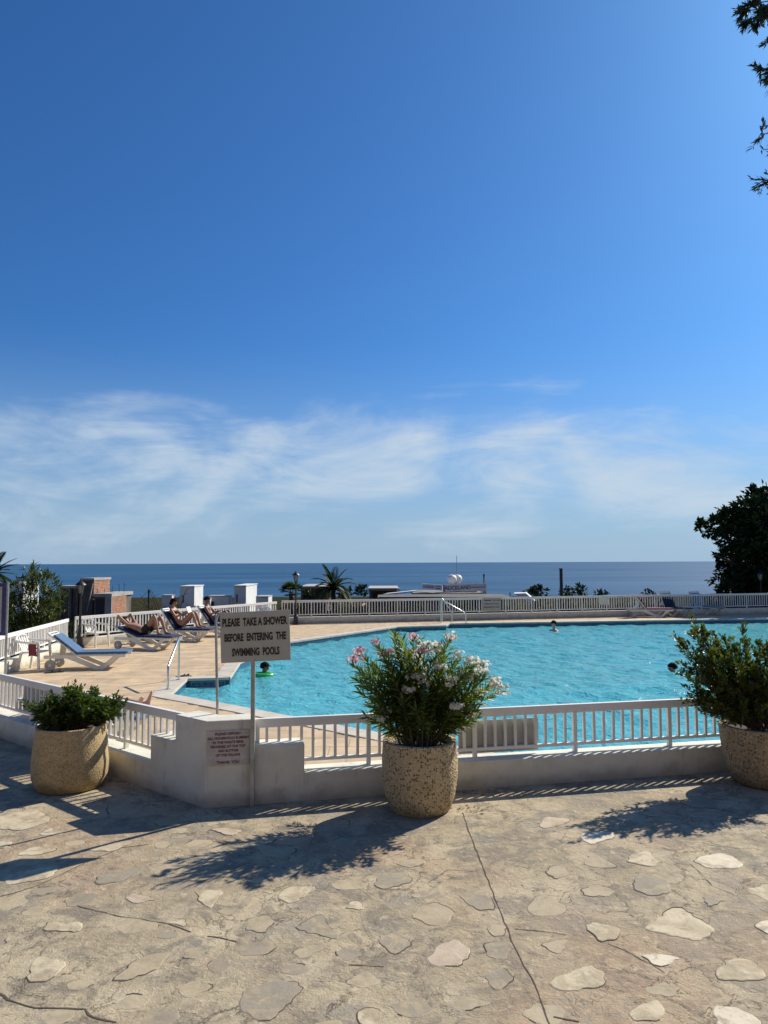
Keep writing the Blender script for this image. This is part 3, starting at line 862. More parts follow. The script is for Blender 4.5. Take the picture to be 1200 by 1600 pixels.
zs(0, 1400, 2, [
 ('l', [(130, 110), (150, 80), (260, 82), (245, 115)]),
 ('l', [(85, 270), (95, 215), (120, 185), (215, 210), (150, 268)]),
 ('t', [(345, 265), (440, 190), (540, 170), (500, 225), (400, 265)]),
 ('g', [(745, 335), (760, 295), (850, 262), (930, 268), (950, 290), (850, 390), (800, 392), (750, 360)]),
 ('l', [(520, 85), (580, 70), (580, 98)]),
 ('l', [(1115, 365), (1140, 350), (1190, 355), (1195, 410), (1125, 405)]),
 ('t', [(1180, 130), (1230, 118), (1285, 140), (1240, 165)])])
zs(0, 1150, 3, [
 ('l', [(20, 660), (90, 635), (285, 608), (240, 665), (30, 702)]),
 ('g', [(450, 660), (520, 640), (675, 608), (670, 630), (560, 685), (450, 698)]),
 ('p', [(580, 760), (620, 733), (740, 768), (630, 788)]),
 ('l', [(905, 722), (1050, 722), (990, 810), (950, 790)]),
 ('t', [(500, 320), (560, 305), (720, 345), (740, 370), (510, 390)]),
 ('t', [(720, 400), (790, 375), (850, 380), (830, 420), (740, 425)]),
 ('l', [(-60, 430), (0, 375), (160, 340), (250, 395), (100, 445)]),
 ('l', [(175, 465), (240, 430), (305, 465)]),
 ('l', [(70, 560), (150, 520), (280, 530), (170, 560)]),
 ('l', [(-40, 500), (60, 495), (30, 525), (-30, 535)]),
 ('l', [(400, 535), (600, 490), (625, 500), (520, 545)]),
 ('p', [(980, 440), (1060, 430), (1140, 445), (1080, 470)])])
# a few more beyond the frame, so that the paving goes on
for (cx, cy) in [(-4.6, 4.2), (-5.2, 5.6), (4.1, 4.3), (5.2, 5.4), (4.9, 6.6), (-3.6, 3.0), (-1.2, 2.8), (1.0, 2.6), (3.0, 2.9), (-6.0, 7.4), (6.4, 7.6), (-7.4, 6.2)]:
    q = []
    for k in range(6):
        a = k / 6 * 6.283 + random.uniform(-.3, .3); r = random.uniform(.1, .2); q.append((cx + r * math.cos(a) * 1.3, cy + r * math.sin(a)))
    STONE_PX.append((random.choice('wltgp'), ('world', q)))
taken = []
for tone, px in STONE_PX:
    q = px[1] if px[0] == 'world' else [(P(x, y).x, P(x, y).y) for x, y in px]
    c = (sum(a[0] for a in q) / len(q), sum(a[1] for a in q) / len(q)); taken.append((c[0], c[1], max(math.hypot(a[0] - c[0], a[1] - c[1]) for a in q)))
rs = random.Random(5); tries = 0; added = 0
while added < 60 and tries < 6000:
    tries += 1; cy = rs.uniform(3.9, 8.0); cx = rs.uniform(-.56, .56) * cy; r = rs.uniform(.07, .17)
    if (Vector((cx, cy, 0)) - K).dot(Vector((-dR.y, dR.x, 0))) > -r - .06 or (Vector((cx, cy, 0)) - K).dot(nL) > -r - .06: continue
    if any(math.hypot(cx - a, cy - b) < (r + c) * .95 + .02 for a, b, c in taken): continue
    if any(math.hypot(cx - q.x, cy - q.y) < .45 + r for q in (P(659, 1262), P(108, 1225), P(1190, 1220))): continue
    nk = rs.randint(4, 7); q = []
    for k in range(nk):
        a = (k + rs.uniform(-.28, .28)) / nk * 6.283; rr = r * rs.uniform(.7, 1.05); q.append((cx + rr * 1.25 * math.cos(a), cy + rr * math.sin(a)))
    taken.append((cx, cy, r * 1.2)); STONE_PX.append((rs.choice('aab'), ('world', q))); added += 1
cracks = MB()
def jag(pts, amp, step):
    out = []
    for i in range(len(pts)):
        a = Vector(pts[i]); b = Vector(pts[(i + 1) % len(pts)]); m = max(1, int((b - a).length / step))
        for k in range(m):
            p = a.lerp(b, k / m); nrm_ = Vector((-(b - a).y, (b - a).x)).normalized()
            out.append(p + nrm_ * (random.uniform(-amp, amp) if k else 0))
    return out
def round_poly(pts):
    """cut the corners a little, as worn stones have"""
    out = []
    n = len(pts)
    for i in range(n):
        a, b, c = Vector(pts[i - 1]), Vector(pts[i]), Vector(pts[(i + 1) % n])
        out.append(b.lerp(a, 0.13)); out.append(b.lerp(c, 0.13))
    return out
for tone, px in STONE_PX:
    if px[0] == 'world': pl = [Vector(q) for q in px[1]]
    else: pl = [Vector((P(x, y).x, P(x, y).y)) for x, y in px]
    if poly_area(pl) < 0: pl.reverse()
    pl = jag(round_poly(pl), 0.012, 0.032)
    c = sum(pl, Vector((0, 0))) / len(pl)
    h = random.uniform(0.0032, 0.006) if tone in 'wlp' else random.uniform(0.0026, 0.004); h = h if tone not in 'ab' else random.uniform(0.0006, 0.0014); tx, ty = random.uniform(-.01, .01), random.uniform(-.01, .01)
    n = len(pl); vsx = []
    for s_, z in ((1.0, -0.02), (1.0, h - 0.003), (0.95, h)):
        for p in pl:
            q = c + (p - c) * s_; vsx.append((q.x - c.x, q.y - c.y, z + ((p - c).x * tx + (p - c).y * ty if z > 0 else 0)))
    fs = [tuple(range(2 * n, 3 * n))]
    for r_ in range(2):
        for i in range(n):
            j = (i + 1) % n; fs.append((r_ * n + i, r_ * n + j, (r_ + 1) * n + j, (r_ + 1) * n + i))
    o = MB().add(vsx, fs).build('flagstone', STONES[tone], terrace, matrix=Matrix.Translation((c.x, c.y, 0)))
    # open joint along part of the outline
    st = random.randrange(n); ln = int(n * (random.uniform(0.25, 0.6) if tone not in 'ab' else random.uniform(0.05, 0.25))); pw = random.uniform(0.003, 0.008)
    prev = None
    for k in range(ln + 1):
        p = pl[(st + k) % n]; dv = (p - c).normalized()
        w = pw * (math.sin(math.pi * (k + 0.4) / (ln + 0.8)) ** 0.5) * random.uniform(0.5, 1.1)
        cur = ((p.x - dv.x * .004, p.y - dv.y * .004, 0.0022), (p.x + dv.x * w, p.y + dv.y * w, 0.0022))
        if prev: cracks.add([prev[0], prev[1], cur[1], cur[0]], [(0, 1, 2, 3)])
        prev = cur
def crack_line(pts, w, amp, step=0.05, z=0.0026):
    pp = []
    for i in range(len(pts) - 1):
        a = Vector(pts[i]); b = Vector(pts[i + 1]); m = max(1, int((b - a).length / step))
        for k in range(m): pp.append(a.lerp(b, k / m))
    pp.append(Vector(pts[-1])); prev = None; off = 0
    for i, p in enumerate(pp):
        d = (pp[min(i + 1, len(pp) - 1)] - pp[max(0, i - 1)]).normalized(); nn2 = Vector((-d.y, d.x))
        off = off * 0.7 + random.uniform(-amp, amp)
        ww = w * random.uniform(0.45, 1.25); q = p + nn2 * off
        cur = ((q.x - nn2.x * ww / 2, q.y - nn2.y * ww / 2, z), (q.x + nn2.x * ww / 2, q.y + nn2.y * ww / 2, z))
        if prev: cracks.add([prev[0], prev[1], cur[1], cur[0]], [(0, 1, 2, 3)])
        prev = cur
def gp(*l): return [(P(x, y).x, P(x, y).y) for x, y in l]
crack_line(gp((722, 1270), (745, 1330), (772, 1400), (800, 1470), (830, 1530), (866, 1615)), 0.010, 0.005)
crack_line(gp((-30, 1408), (20, 1396), (60, 1383), (120, 1355), (190, 1325), (232, 1320)), 0.008, 0.006)
crack_line(gp((0, 1552), (30, 1570), (70, 1576), (130, 1580), (145, 1592), (180, 1600)), 0.013, 0.012)
crack_line(gp((120, 1415), (190, 1432), (250, 1442), (300, 1456)), 0.008, 0.01)
crack_line(gp((325, 1462), (370, 1472)), 0.013, 0.008)
crack_line(gp((545, 1508), (600, 1512)), 0.008, 0.006)
crack_line(gp((805, 1452), (850, 1456), (885, 1462)), 0.007, 0.006)
crack_line(gp((950, 1475), (990, 1492), (1040, 1520)), 0.006, 0.008)
crack_line(gp((865, 1590), (905, 1596)), 0.012, 0.01)
crack_line(gp((740, 1362), (700, 1358), (670, 1380)), 0.005, 0.008)
crack_line(gp((1080, 1350), (1115, 1385), (1150, 1400)), 0.005, 0.008)
me = cracks.mesh('joint', 'crack')
for p in me.polygons:
    if p.normal.z < 0: p.flip()
tag(link('joint', me, terrace), kind='stuff')

# ------------------------------------------------------------------ the stepped white wall (one bent wall)
H0, H1, H2 = 0.875, 0.595, 0.30
sR1 = on_wing(400, 1126, H0, dR); sR2 = on_wing(476, 1162, H1, dR)
sL1 = on_wing(271, 1117, H0, dL); sL2 = on_wing(230, 1149, H1, dL)
wall = empty('boundary_wall', (K.x, K.y, 0))
tag(wall, 'low white painted wall with a stepped corner pillar carrying the rubbish notice', 'wall')
def wing(name, d, n, prof, side):
    """prof = elevation outline (s, z); s = 0 lies on the mitre"""
    mbx = MB(); m = len(prof); vs_ = []
    kin = KI - K
    for back in (0, 1):
        for s, z in prof:
            if s == 0: q = kin if back else Vector((0, 0, 0))
            else: q = d * s + (n * WT if back else Vector((0, 0, 0)))
            vs_.append((q.x, q.y, z))
    mbx.add(vs_, [tuple(range(m)), tuple(range(2 * m - 1, m - 1, -1))])
    for i in range(m):
        if prof[i][0] == 0 and prof[(i + 1) % m][0] == 0: continue
        j = (i + 1) % m; mbx.add([vs_[i], vs_[j], vs_[j + m], vs_[i + m]], [(0, 1, 2, 3)])
    me = mbx.mesh(name, 'masonry'); bm = bmesh.new(); bm.from_mesh(me)
    bmesh.ops.remove_doubles(bm, verts=bm.verts, dist=1e-5); bmesh.ops.recalc_face_normals(bm, faces=bm.faces); bm.to_mesh(me); bm.free()
    o = link(name, me, wall)
    b = o.modifiers.new('bevel', 'BEVEL'); b.width = 0.014; b.segments = 3; b.limit_method = 'ANGLE'; b.angle_limit = R(35)
    return o
wing('wall_section', dR, nR, [(0, -.04), (LEN_R, -.04), (LEN_R, H2), (sR2, H2), (sR2, H1), (sR1, H1), (sR1, H0), (0, H0)], 1)
wing('wall_section', dL, nL, [(0, -.04), (LEN_L, -.04), (LEN_L, H2), (sL2, H2), (sL2, H1), (sL1, H1), (sL1, H0), (0, H0)], -1)

# ------------------------------------------------------------------ railings
BAL_ME = {}
def railing(name, a, b, wall_top, z_top, label, start_post=True, pitch=0.122, per_bay=10, rail_h=0.095, end_post=True, group=None):
    a, b = Vector((a.x, a.y, 0)), Vector((b.x, b.y, 0)); d = b - a; Ln = d.length
    root = empty(name, (a.x, a.y, wall_top), math.atan2(d.y, d.x)); tag(root, label, 'railing', group)
    ht = z_top - wall_top
    MB().box((Ln / 2, 0, ht - rail_h / 2), (Ln, 0.055, rail_h)).build('top_rail', 'white_metal', root, bevel=0.006)
    MB().box((Ln / 2, 0, 0.092), (Ln, 0.036, 0.036)).build('bottom_rail', 'white_metal', root, bevel=0.004)
    key = (round(ht, 3), rail_h)
    if key not in BAL_ME:
        BAL_ME[key] = (MB().box((0, 0, (0.110 + ht - rail_h) / 2), (0.030, 0.030, ht - rail_h - 0.110)).mesh('baluster', 'white_metal'),
                       MB().box((0, 0, (ht - rail_h) / 2), (0.045, 0.045, ht - rail_h)).mesh('post', 'white_metal'))
    bal, post = BAL_ME[key]; n = int(Ln / pitch)
    for i in range(n + 1):
        x = min(max(i * pitch, 0.02), Ln - 0.02)
        if i % per_bay == 0: link('post', post, root, Matrix.Translation((x, 0, 0)))
        else: link('baluster', bal, root, Matrix.Translation((x, 0, 0)) @ Matrix.Rotation(random.uniform(-.012, .012), 4, 'Y'))
    return root
off = 0.16
RZ = 0.845
railing('railing', K + dR * (sR1 + 0.005) + nR * off, K + dR * 8.6 + nR * off, H2, RZ, 'white metal railing on the low wall behind the oleander planter')
# its first metre stands on the step: shorten those uprights by hiding them inside the masonry (the wall is solid there)
railing('railing', K + dL * (sL1 + 0.005) + nL * off, K + dL * 7.5 + nL * off, H2, RZ + 0.01, 'white metal railing on the low wall left of the corner pillar')

def fence_wall(name, a, b, h, label):
    d = b - a; root = tag(MB().box((d.length / 2, 0, h / 2 - 0.02), (d.length, 0.24, h + 0.04)).build(name, 'masonry', None, bevel=0.012), label, 'wall')
    root.location = (a.x, a.y, 0); root.rotation_euler = (0, 0, math.atan2(d.y, d.x)); return root
FH = 0.27
fence_wall('low_wall', F0 + Vector((0.02, 0.4, 0)), F1, FH, 'low white wall under the left side fence behind the plastic chair')
fence_wall('low_wall', F1 + Vector((0.1, 0.1, 0)), F2, FH, 'low white wall behind the sunbathers on the left')
fence_wall('low_wall', F2 + Vector((0.1, 0, 0)), F3, FH, 'low white wall along the far side of the pool')
railing('railing', F0 + Vector((0.02, 0.45, 0)), F1 + Vector((0, -.05, 0)), FH, 0.88, 'white railing on the left side in front of the dark shrub')
railing('railing', F1 + Vector((0.12, 0.12, 0)), F2 + Vector((-.05, -.05, 0)), FH, 0.92, 'white railing behind the sunbathers and the left lamp post')
railing('railing', F2 + Vector((0.15, 0, 0)), F3, FH, 0.955, 'long white railing on the far side of the pool')

# grey boards fixed behind the near railings (backs of notices)
def back_board(px0, px1, z0, z1, d, n, label):
    s0 = on_wing(px0, 1150, 0.5, d); s1 = on_wing(px1, 1150, 0.5, d)
    q0 = P(px0, 1150, 0.5)
    def s_at(px):        # meet of the sight line's vertical plane with the board's line
        r = ray(px, 1150); r2 = Vector((r.x, r.y, 0)); o = K + n * (off + 0.045)
        det = d.x * r2.y - d.y * r2.x
        return (-(o.x) * r2.y + o.y * r2.x) / det
    a, b = s_at(px0), s_at(px1)
    if a > b: a, b = b, a
    pos = K + n * (off + 0.045) + d * a
    root = empty('notice_board', (pos.x, pos.y, z0), math.atan2(d.y, d.x)); tag(root, label, 'notice board')
    MB().box(((b - a) / 2, 0, (z1 - z0) / 2), (b - a, 0.012, z1 - z0)).build('panel', 'grey_board', root, bevel=0.002)
    for x in (0.08, b - a - 0.08):
        MB().box((x, -0.0, 0.05), (0.03, 0.02, 0.04)).build('clamp', 'galv', root)
    return root
back_board(716, 841, 0.335, 0.70, dR, nR, 'blank grey back of a notice board behind the railing beside the oleander')
back_board(38, 150, 0.40, 0.78, dL, nL, 'blank grey back of a notice board behind the leafy bush')

# ------------------------------------------------------------------ shower sign
sb = P(393.5, 1261); sb = sb - nR * 0.01
YS = sb.y
def sgn_top(py): return PD(395, py, YS).z
sign = empty('shower_sign', (sb.x, sb.y, 0), R(3.0))
tag(sign, 'grey sign on a metal post asking swimmers to take a shower', 'sign')
zt, zb = sgn_top(955), sgn_top(1033.5)
sw = 107 * YS / F_PX; sh = zt - zb; zc_ = (zt + zb) / 2
xoff = (397 - 393.5) * YS / F_PX
MB().box((0, 0.02, (zt - 0.05) / 2), (0.042, 0.042, zt - 0.05)).build('post', 'galv', sign, bevel=0.004)
tilt = R(-2.2)
pl_o = MB().box((0, 0, 0), (sw, 0.012, sh)).build('panel', 'sign_face', sign, bevel=0.003, matrix=Matrix.Translation((xoff, -0.008, zc_)) @ Matrix.Rotation(tilt, 4, 'Y'))
for line, cx, cz, w, h in (("PLEASE  TAKE A SHOWER", 0.0, 0.297, 0.93, 0.165), ("BEFORE  ENTERING  THE", 0.0, -0.005, 0.885, 0.16), ("SWIMMING  POOLS", 0.0, -0.30, 0.68, 0.16)):
    me = text_mesh(line, sw * w, sh * h, 'ink_black', bold=0.04)
    link('lettering', me, pl_o, Matrix.Translation((sw * cx, -0.0072, sh * cz)) @ STAND)
for sx in (-1, 1):
    MB().lathe([(0.006, 0), (0.006, 0.004)], n=8, axis='Y').build('bolt', 'galv', pl_o, matrix=Matrix.Translation((sx * 0.012, -0.011, sh * 0.46 * (1 if sx > 0 else -1))))

# rubbish plaque on the pillar face
s0 = on_wing(321, 1168, 0.62, dR); s1 = on_wing(389, 1166, 0.62, dR)
pz1 = PD(352, 1141, (K + dR * 0.2).y).z; pz0 = PD(352, 1196, (K + dR * 0.2).y).z
pp_ = K + dR * (s0 + 0.008)
pw, ph = (s1 - s0), pz1 - pz0
plq = empty('plaque', (pp_.x, pp_.y, pz0), math.atan2(dR.y, dR.x)); plq.location -= nR * 0.006
tag(plq, 'faded plaque with red lettering on the corner pillar', 'notice')
MB().box((pw / 2, 0, ph / 2), (pw, 0.012, ph)).build('panel', 'plaque', plq, bevel=0.002)
for t_, z_, w_ in (("PLEASE DEPOSIT", .905, .60), ("ALL HOUSEHOLD RUBBISH", .785, .95), ("IN THE WASTE BINS", .665, .71), ("PROVIDED AT THE TOP", .545, .80),
                   ("AND BOTTOM", .425, .47), ("OF THE VILLAGE", .305, .57), ("THANK YOU", .10, .53)):
    lettering(plq, t_, pw * .5, ph * z_, pw * w_, ph * (.075 if z_ > .2 else .085), 'ink_red', y=-0.0066, bold=0.03)

# shower pipe behind the pillar
sp = P(341, 1117, 0.9); base = KI + Vector((0.06, 0.07, 0))
dd = ray(341, 1100); tY = base.y; base = Vector((dd.x / dd.y * tY, tY, 0))
ztop = PD(338, 957, tY).z
shower = empty('shower_pipe', (base.x, base.y, 0)); tag(shower, 'thin bent metal shower pipe standing behind the corner pillar', 'shower')
pts = [(0, 0, 0), (-0.01, 0, ztop * 0.5), (-0.035, 0, ztop - 0.10)] + [(-0.035 + 0.05 * (1 - math.cos(a)), 0, ztop - 0.10 + 0.09 * math.sin(a)) for a in (0.5, 1.0, 1.57)] + [(0.07, 0, ztop - 0.03)]
MB().tube(pts, 0.015, 8).build('pipe', 'galv', shower, smooth=True)
MB().lathe([(0.05, 0), (0.05, 0.012), (0.02, 0.02)], n=12).build('base_flange', 'galv', shower)
MB().lathe([(0.035, -0.03), (0.03, -0.005), (0.014, 0.01)], c=(0.07, 0, ztop - 0.045), n=12).build('shower_head', 'galv', shower)

# ------------------------------------------------------------------ planters
def planter(name, c, prof, mat, label, rim=0.055):
    root = empty(name, (c.x, c.y, 0)); tag(root, label, 'planter')
    top_r, top_z = prof[-1]
    pr = list(prof)
    shell = pr + [(top_r - 0.012, top_z + 0.008), (top_r - rim + 0.01, top_z + 0.006), (top_r - rim, top_z - 0.01), (top_r - rim - 0.01, top_z - 0.10)]
    mbp = MB().lathe(shell, n=56, close_top=False, close_bot=True)
    # uneven casting
    mbp.v = [(x * (1 + 0.008 * math.sin(7 * z + 2 * math.atan2(y, x))), y * (1 + 0.008 * math.sin(5 * z + 3 * math.atan2(y, x) + 1)), z) for x, y, z in mbp.v]
    mbp.build('tub', mat, root, smooth=True)
    ms = MB(); n = 28; ms.add([(0, 0, top_z - 0.05)] + [((top_r - rim - 0.004) * math.cos(k / n * 6.2832), (top_r - rim - 0.004) * math.sin(k / n * 6.2832), top_z - 0.06 + random.uniform(-.008, .008)) for k in range(n)],
             [(0, k + 1, (k + 1) % n + 1) for k in range(n)])
    ms.build('soil', 'soil', root)
    return root
pm_c = P(659, 1281) + Vector((0, 0.33, 0))
_f = P(109, 1244).y + 0.36; pl_c = PD(110, 1200, _f); pl_c.z = 0
_f = P(1192, 1238).y + 0.32; pr_c = PD(1194, 1200, _f); pr_c.z = 0
PMH = 0.70
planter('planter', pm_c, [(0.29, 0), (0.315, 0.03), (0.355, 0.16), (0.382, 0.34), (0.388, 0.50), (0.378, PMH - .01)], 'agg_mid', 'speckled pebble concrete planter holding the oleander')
PLH = 0.69
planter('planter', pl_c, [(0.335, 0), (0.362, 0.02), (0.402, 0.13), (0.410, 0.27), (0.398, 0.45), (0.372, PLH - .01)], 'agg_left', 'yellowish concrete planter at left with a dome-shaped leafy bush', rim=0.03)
PRH = 0.66
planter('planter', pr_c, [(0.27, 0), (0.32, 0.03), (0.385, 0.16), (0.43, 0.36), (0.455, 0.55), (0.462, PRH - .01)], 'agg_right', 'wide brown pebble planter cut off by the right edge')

# ------------------------------------------------------------------ oleander
def bez(a, b, c, t): return a * (1 - t) ** 2 + b * 2 * t * (1 - t) + c * t * t
ole = empty('oleander', (pm_c.x, pm_c.y, PMH - 0.055)); tag(ole, 'oleander with pink and white flowers growing in the middle planter', 'shrub')
O = Vector((pm_c.x, pm_c.y, PMH - 0.055))
pink = [(565, 1022), (590, 1008), (607, 1022), (646, 1000), (655, 1022), (552, 1038), (640, 1024)]
white = [(655, 1060), (752, 1052), (730, 1110), (648, 1035), (666, 1012), (682, 1012), (702, 1000), (706, 1066), (722, 1056), (672, 1070), (736, 1036), (746, 1042), (770, 1068), (748, 1086), (713, 1108),
         (606, 1116), (692, 1086), (662, 1050), (780, 1078), (716, 1026), (688, 1048), (640, 1082), (735, 1062)]
bare = [(565, 1048), (556, 1062), (588, 1040), (632, 1030), (612, 1072), (588, 1108), (570, 1118), (640, 1062), (664, 1090), (702, 1052), (722, 1072), (742, 1092), (756, 1060), (700, 1118), (748, 1122), (676, 1030), (630, 1096), (604, 1058), (650, 1110), (684, 1100), (618, 992), (628, 1002), (600, 1030), (578, 1050), (562, 1080), (575, 1100), (600, 1070), (625, 1060), (655, 1000), (690, 1010), (712, 1040), (730, 1050), (760, 1075), (745, 1110), (735, 1125), (650, 1090), (615, 1100), (668, 1110),
        (585, 1125), (640, 1045), (610, 1045), (700, 1095), (592, 1090), (725, 1090), (655, 1070), (620, 1020), (680, 1070), (570, 1065), (695, 1030), (600, 1130), (720, 1130), (660, 1130), (640, 1120), (690, 1120)]
leafB, leafD, leafN, leafL = [], [], [], []
fl_me = {}
def flower_cluster(mat, seed):
    r2 = np.random.default_rng(seed); B, D, Nn, Ls, Ws = [], [], [], [], []
    for k in range(11):
        cdir = r2.normal(size=3); cdir[2] = abs(cdir[2]) * 0.6; cdir /= np.linalg.norm(cdir); c = cdir * r2.uniform(0.025, 0.062)
        up = cdir + r2.normal(size=3) * 0.35; up /= np.linalg.norm(up)
        s = np.cross(up, [0.3, 0.5, 0.8]); s /= np.linalg.norm(s); t = np.cross(up, s)
        for j in range(5):
            a = j / 5 * 6.283 + r2.uniform(0, .4); dv = s * math.cos(a) + t * math.sin(a) + up * 0.35
            B.append(c); D.append(dv); Nn.append(up); Ls.append(r2.uniform(0.020, 0.028)); Ws.append(0.020)
    V, Fs = leaf_arrays(np.array(B), np.array(D), np.array(Nn), np.array(Ls), np.array(Ws), 0.1)
    return np_mesh('flower_cluster', V, Fs, mat)
PF = [flower_cluster('petal_pink', s) for s in (1, 2, 3)]; WF = [flower_cluster('petal_white', s) for s in (4, 5, 6)]
for kind, lst in (('p', pink), ('w', white), ('b', bare)):
    for (px, py) in lst:
        dy = random.uniform(-0.30, 0.26)
        if kind != 'b': dy = random.uniform(-0.30, 0.12)
        tip = PD(px, py, O.y + dy) - O
        a0 = random.uniform(0, 6.28); root_ = Vector((tip.x * 0.22 + 0.08 * math.cos(a0), dy * 0.3 + 0.06 * math.sin(a0), 0))
        ctrl = Vector((root_.x * 0.75 + tip.x * 0.35, root_.y * .7 + tip.y * .35, tip.z * 0.62))
        pts = [bez(root_, ctrl, tip, t) for t in np.linspace(0, 1, 7)]
        MB().tube(pts, [0.0085, 0.008, 0.007, 0.006, 0.005, 0.0045, 0.0035], 5).build('stem', 'stem', ole)
        Ls = sum((pts[i + 1] - pts[i]).length for i in range(6))
        nwh = max(5, int(Ls * 0.74 / 0.030))
        for w in range(nwh):
            t = 0.30 + 0.70 * (w + random.uniform(0, .6)) / nwh; t = min(t, 1.0)
            p = bez(root_, ctrl, tip, t); tg = (bez(root_, ctrl, tip, min(1, t + .03)) - bez(root_, ctrl, tip, t - .03)).normalized()
            s = tg.orthogonal().normalized(); b_ = tg.cross(s); ph = random.uniform(0, 6.28)
            for j in range(3):
                a = ph + j * 2.094 + random.uniform(-.3, .3); rad = s * math.cos(a) + b_ * math.sin(a)
                open_ = random.uniform(0.55, 1.35) + (1 - t) * 0.8
                leafB.append(p); leafD.append(tg + rad * open_ + Vector((0, 0, -0.15 * (1 - t)))); leafN.append(tg - rad * 0.6); leafL.append(random.uniform(0.12, 0.185) * (1.05 - 0.25 * t))
        if kind != 'b':
            me = random.choice(PF if kind == 'p' else WF)
            tip = tip + Vector((tip.x * .03, -.04, .01))
            for q in range(2 if kind == 'w' else 1 + (px % 2)):
                fc_ = link('flower_cluster', me, ole, Matrix.Translation(tip + Vector((random.uniform(-.06, .06), random.uniform(-.06, .06), random.uniform(-.06, .03)) if q else (0, 0, 0.015))) @ Matrix.Rotation(random.uniform(0, 6.28), 4, 'Z') @ Matrix.Scale(random.uniform(0.95, 1.25), 4)); tag(fc_, kind='stuff')
order = list(range(len(leafB))); random.shuffle(order)
order.sort(key=lambda i: leafB[i].y > -0.12)         # leaves on the side one sees first
single, rest = order[:290], order[290:]
one = MB().add([(0, 0, 0), (0.30, -0.075, 0.025), (0.62, -0.065, 0.025), (1, 0, -0.03), (0.62, 0.065, 0.025), (0.30, 0.075, 0.025), (0.3, 0, 0), (0.62, 0, -0.005)],
               [(0, 1, 6), (0, 6, 5), (1, 2, 7, 6), (6, 7, 4, 5), (2, 3, 7), (7, 3, 4)]).mesh('leaf', 'leaf_oleander')
for i in single:
    d = leafD[i].normalized(); s = leafN[i].cross(d).normalized(); n_ = d.cross(s)
    m = Matrix((d, s, n_)).transposed().to_4x4(); m = Matrix.Translation(leafB[i]) @ m @ Matrix.Scale(leafL[i], 4)
    link('leaf', one, ole, m)
V, Fs = leaf_arrays(np.array([leafB[i] for i in rest]), np.array([leafD[i] for i in rest]), np.array([leafN[i] for i in rest]), np.array([leafL[i] for i in rest]), np.array([leafL[i] for i in rest]) * 0.20, 0.18, 0.04)
tag(link('foliage', np_mesh('foliage', V, Fs, 'leaf_oleander'), ole), kind='stuff')

# ------------------------------------------------------------------ small-leaved bushes
def bush(name, root_loc, tips, leaf, lw, mat, label, along=(0.35, 1.0), dens=46, spread=0.028, twigs=5, cat='shrub', open_=0.9):
    root = empty(name, root_loc); tag(root, label, cat)
    B, D, Nn, Ls = [], [], [], []
    for tip in tips:
        a0 = random.uniform(0, 6.28); base_ = Vector((tip.x * .12 + .05 * math.cos(a0), tip.y * .12 + .05 * math.sin(a0), 0))
        ctrl = Vector((tip.x * 0.55, tip.y * 0.55, tip.z * 0.5))
        stem = MB().tube([bez(base_, ctrl, tip, t) for t in np.linspace(0, 1, 6)], [.009, .008, .006, .005, .004, .002], 5)
        paths = [(base_, ctrl, tip, along[0], 1.0)]
        for k in range(twigs):
            t = random.uniform(0.35, 0.95); p = bez(base_, ctrl, tip, t); tg = (tip - ctrl).normalized()
            q = p + (tg * random.uniform(.5, 1) + Vector((random.gauss(0, 1), random.gauss(0, 1), random.gauss(0.25, .7))).normalized() * 0.9) * random.uniform(.05, .15)
            stem.tube([p, p.lerp(q, .5) + Vector((0, 0, .008)), q], [.004, .003, .0015], 4)
            paths.append((p, p.lerp(q, .5), q, 0.2, 0.6))
        stem.build('stem', 'bark', root)
        for (a, b, c, t0, wgt) in paths:
            L_ = (c - a).length; n = max(5, int(L_ * dens * 2.2))
            for k in range(n):
                t = random.uniform(t0, 1.0); p = bez(a, b, c, t); tg = (c - b).normalized()
                rv = Vector((random.gauss(0, 1), random.gauss(0, 1), random.gauss(0, 1))).normalized()
                B.append(p + rv * random.uniform(0, spread)); D.append(tg * 0.8 + rv * open_ + Vector((0, 0, .25))); Nn.append(Vector((random.gauss(0, .6), random.gauss(0, .6), 1)) ); Ls.append(leaf * random.uniform(.6, 1.25))
    Ls = np.array(Ls)
    V, Fs = leaf_arrays(np.array(B), np.array(D), np.array(Nn), Ls, Ls * lw, 0.15)
    tag(link('foliage', np_mesh('foliage', V, Fs, mat), root), kind='stuff')
    return root
OL = Vector((pl_c.x, pl_c.y, PLH - 0.05)); tips = []
for k in range(72):
    a = random.uniform(0, 6.28); rr_ = math.sqrt(random.uniform(0.02, 1)); 
    zt_ = 0.37 * (1 - 0.55 * rr_ ** 2.2) * random.uniform(0.6, 1.22)
    tips.append(Vector((rr_ * .47 * math.cos(a) + 0.07, rr_ * .42 * math.sin(a), max(.10, zt_))))
bush('leafy_bush', OL, tips, 0.050, 0.55, 'leaf_bush', 'dome-shaped small-leaved green bush growing in the left planter', along=(0.45, 1.0), dens=62, twigs=6)
OR_ = Vector((pr_c.x, pr_c.y, PRH - 0.05)); tips = []
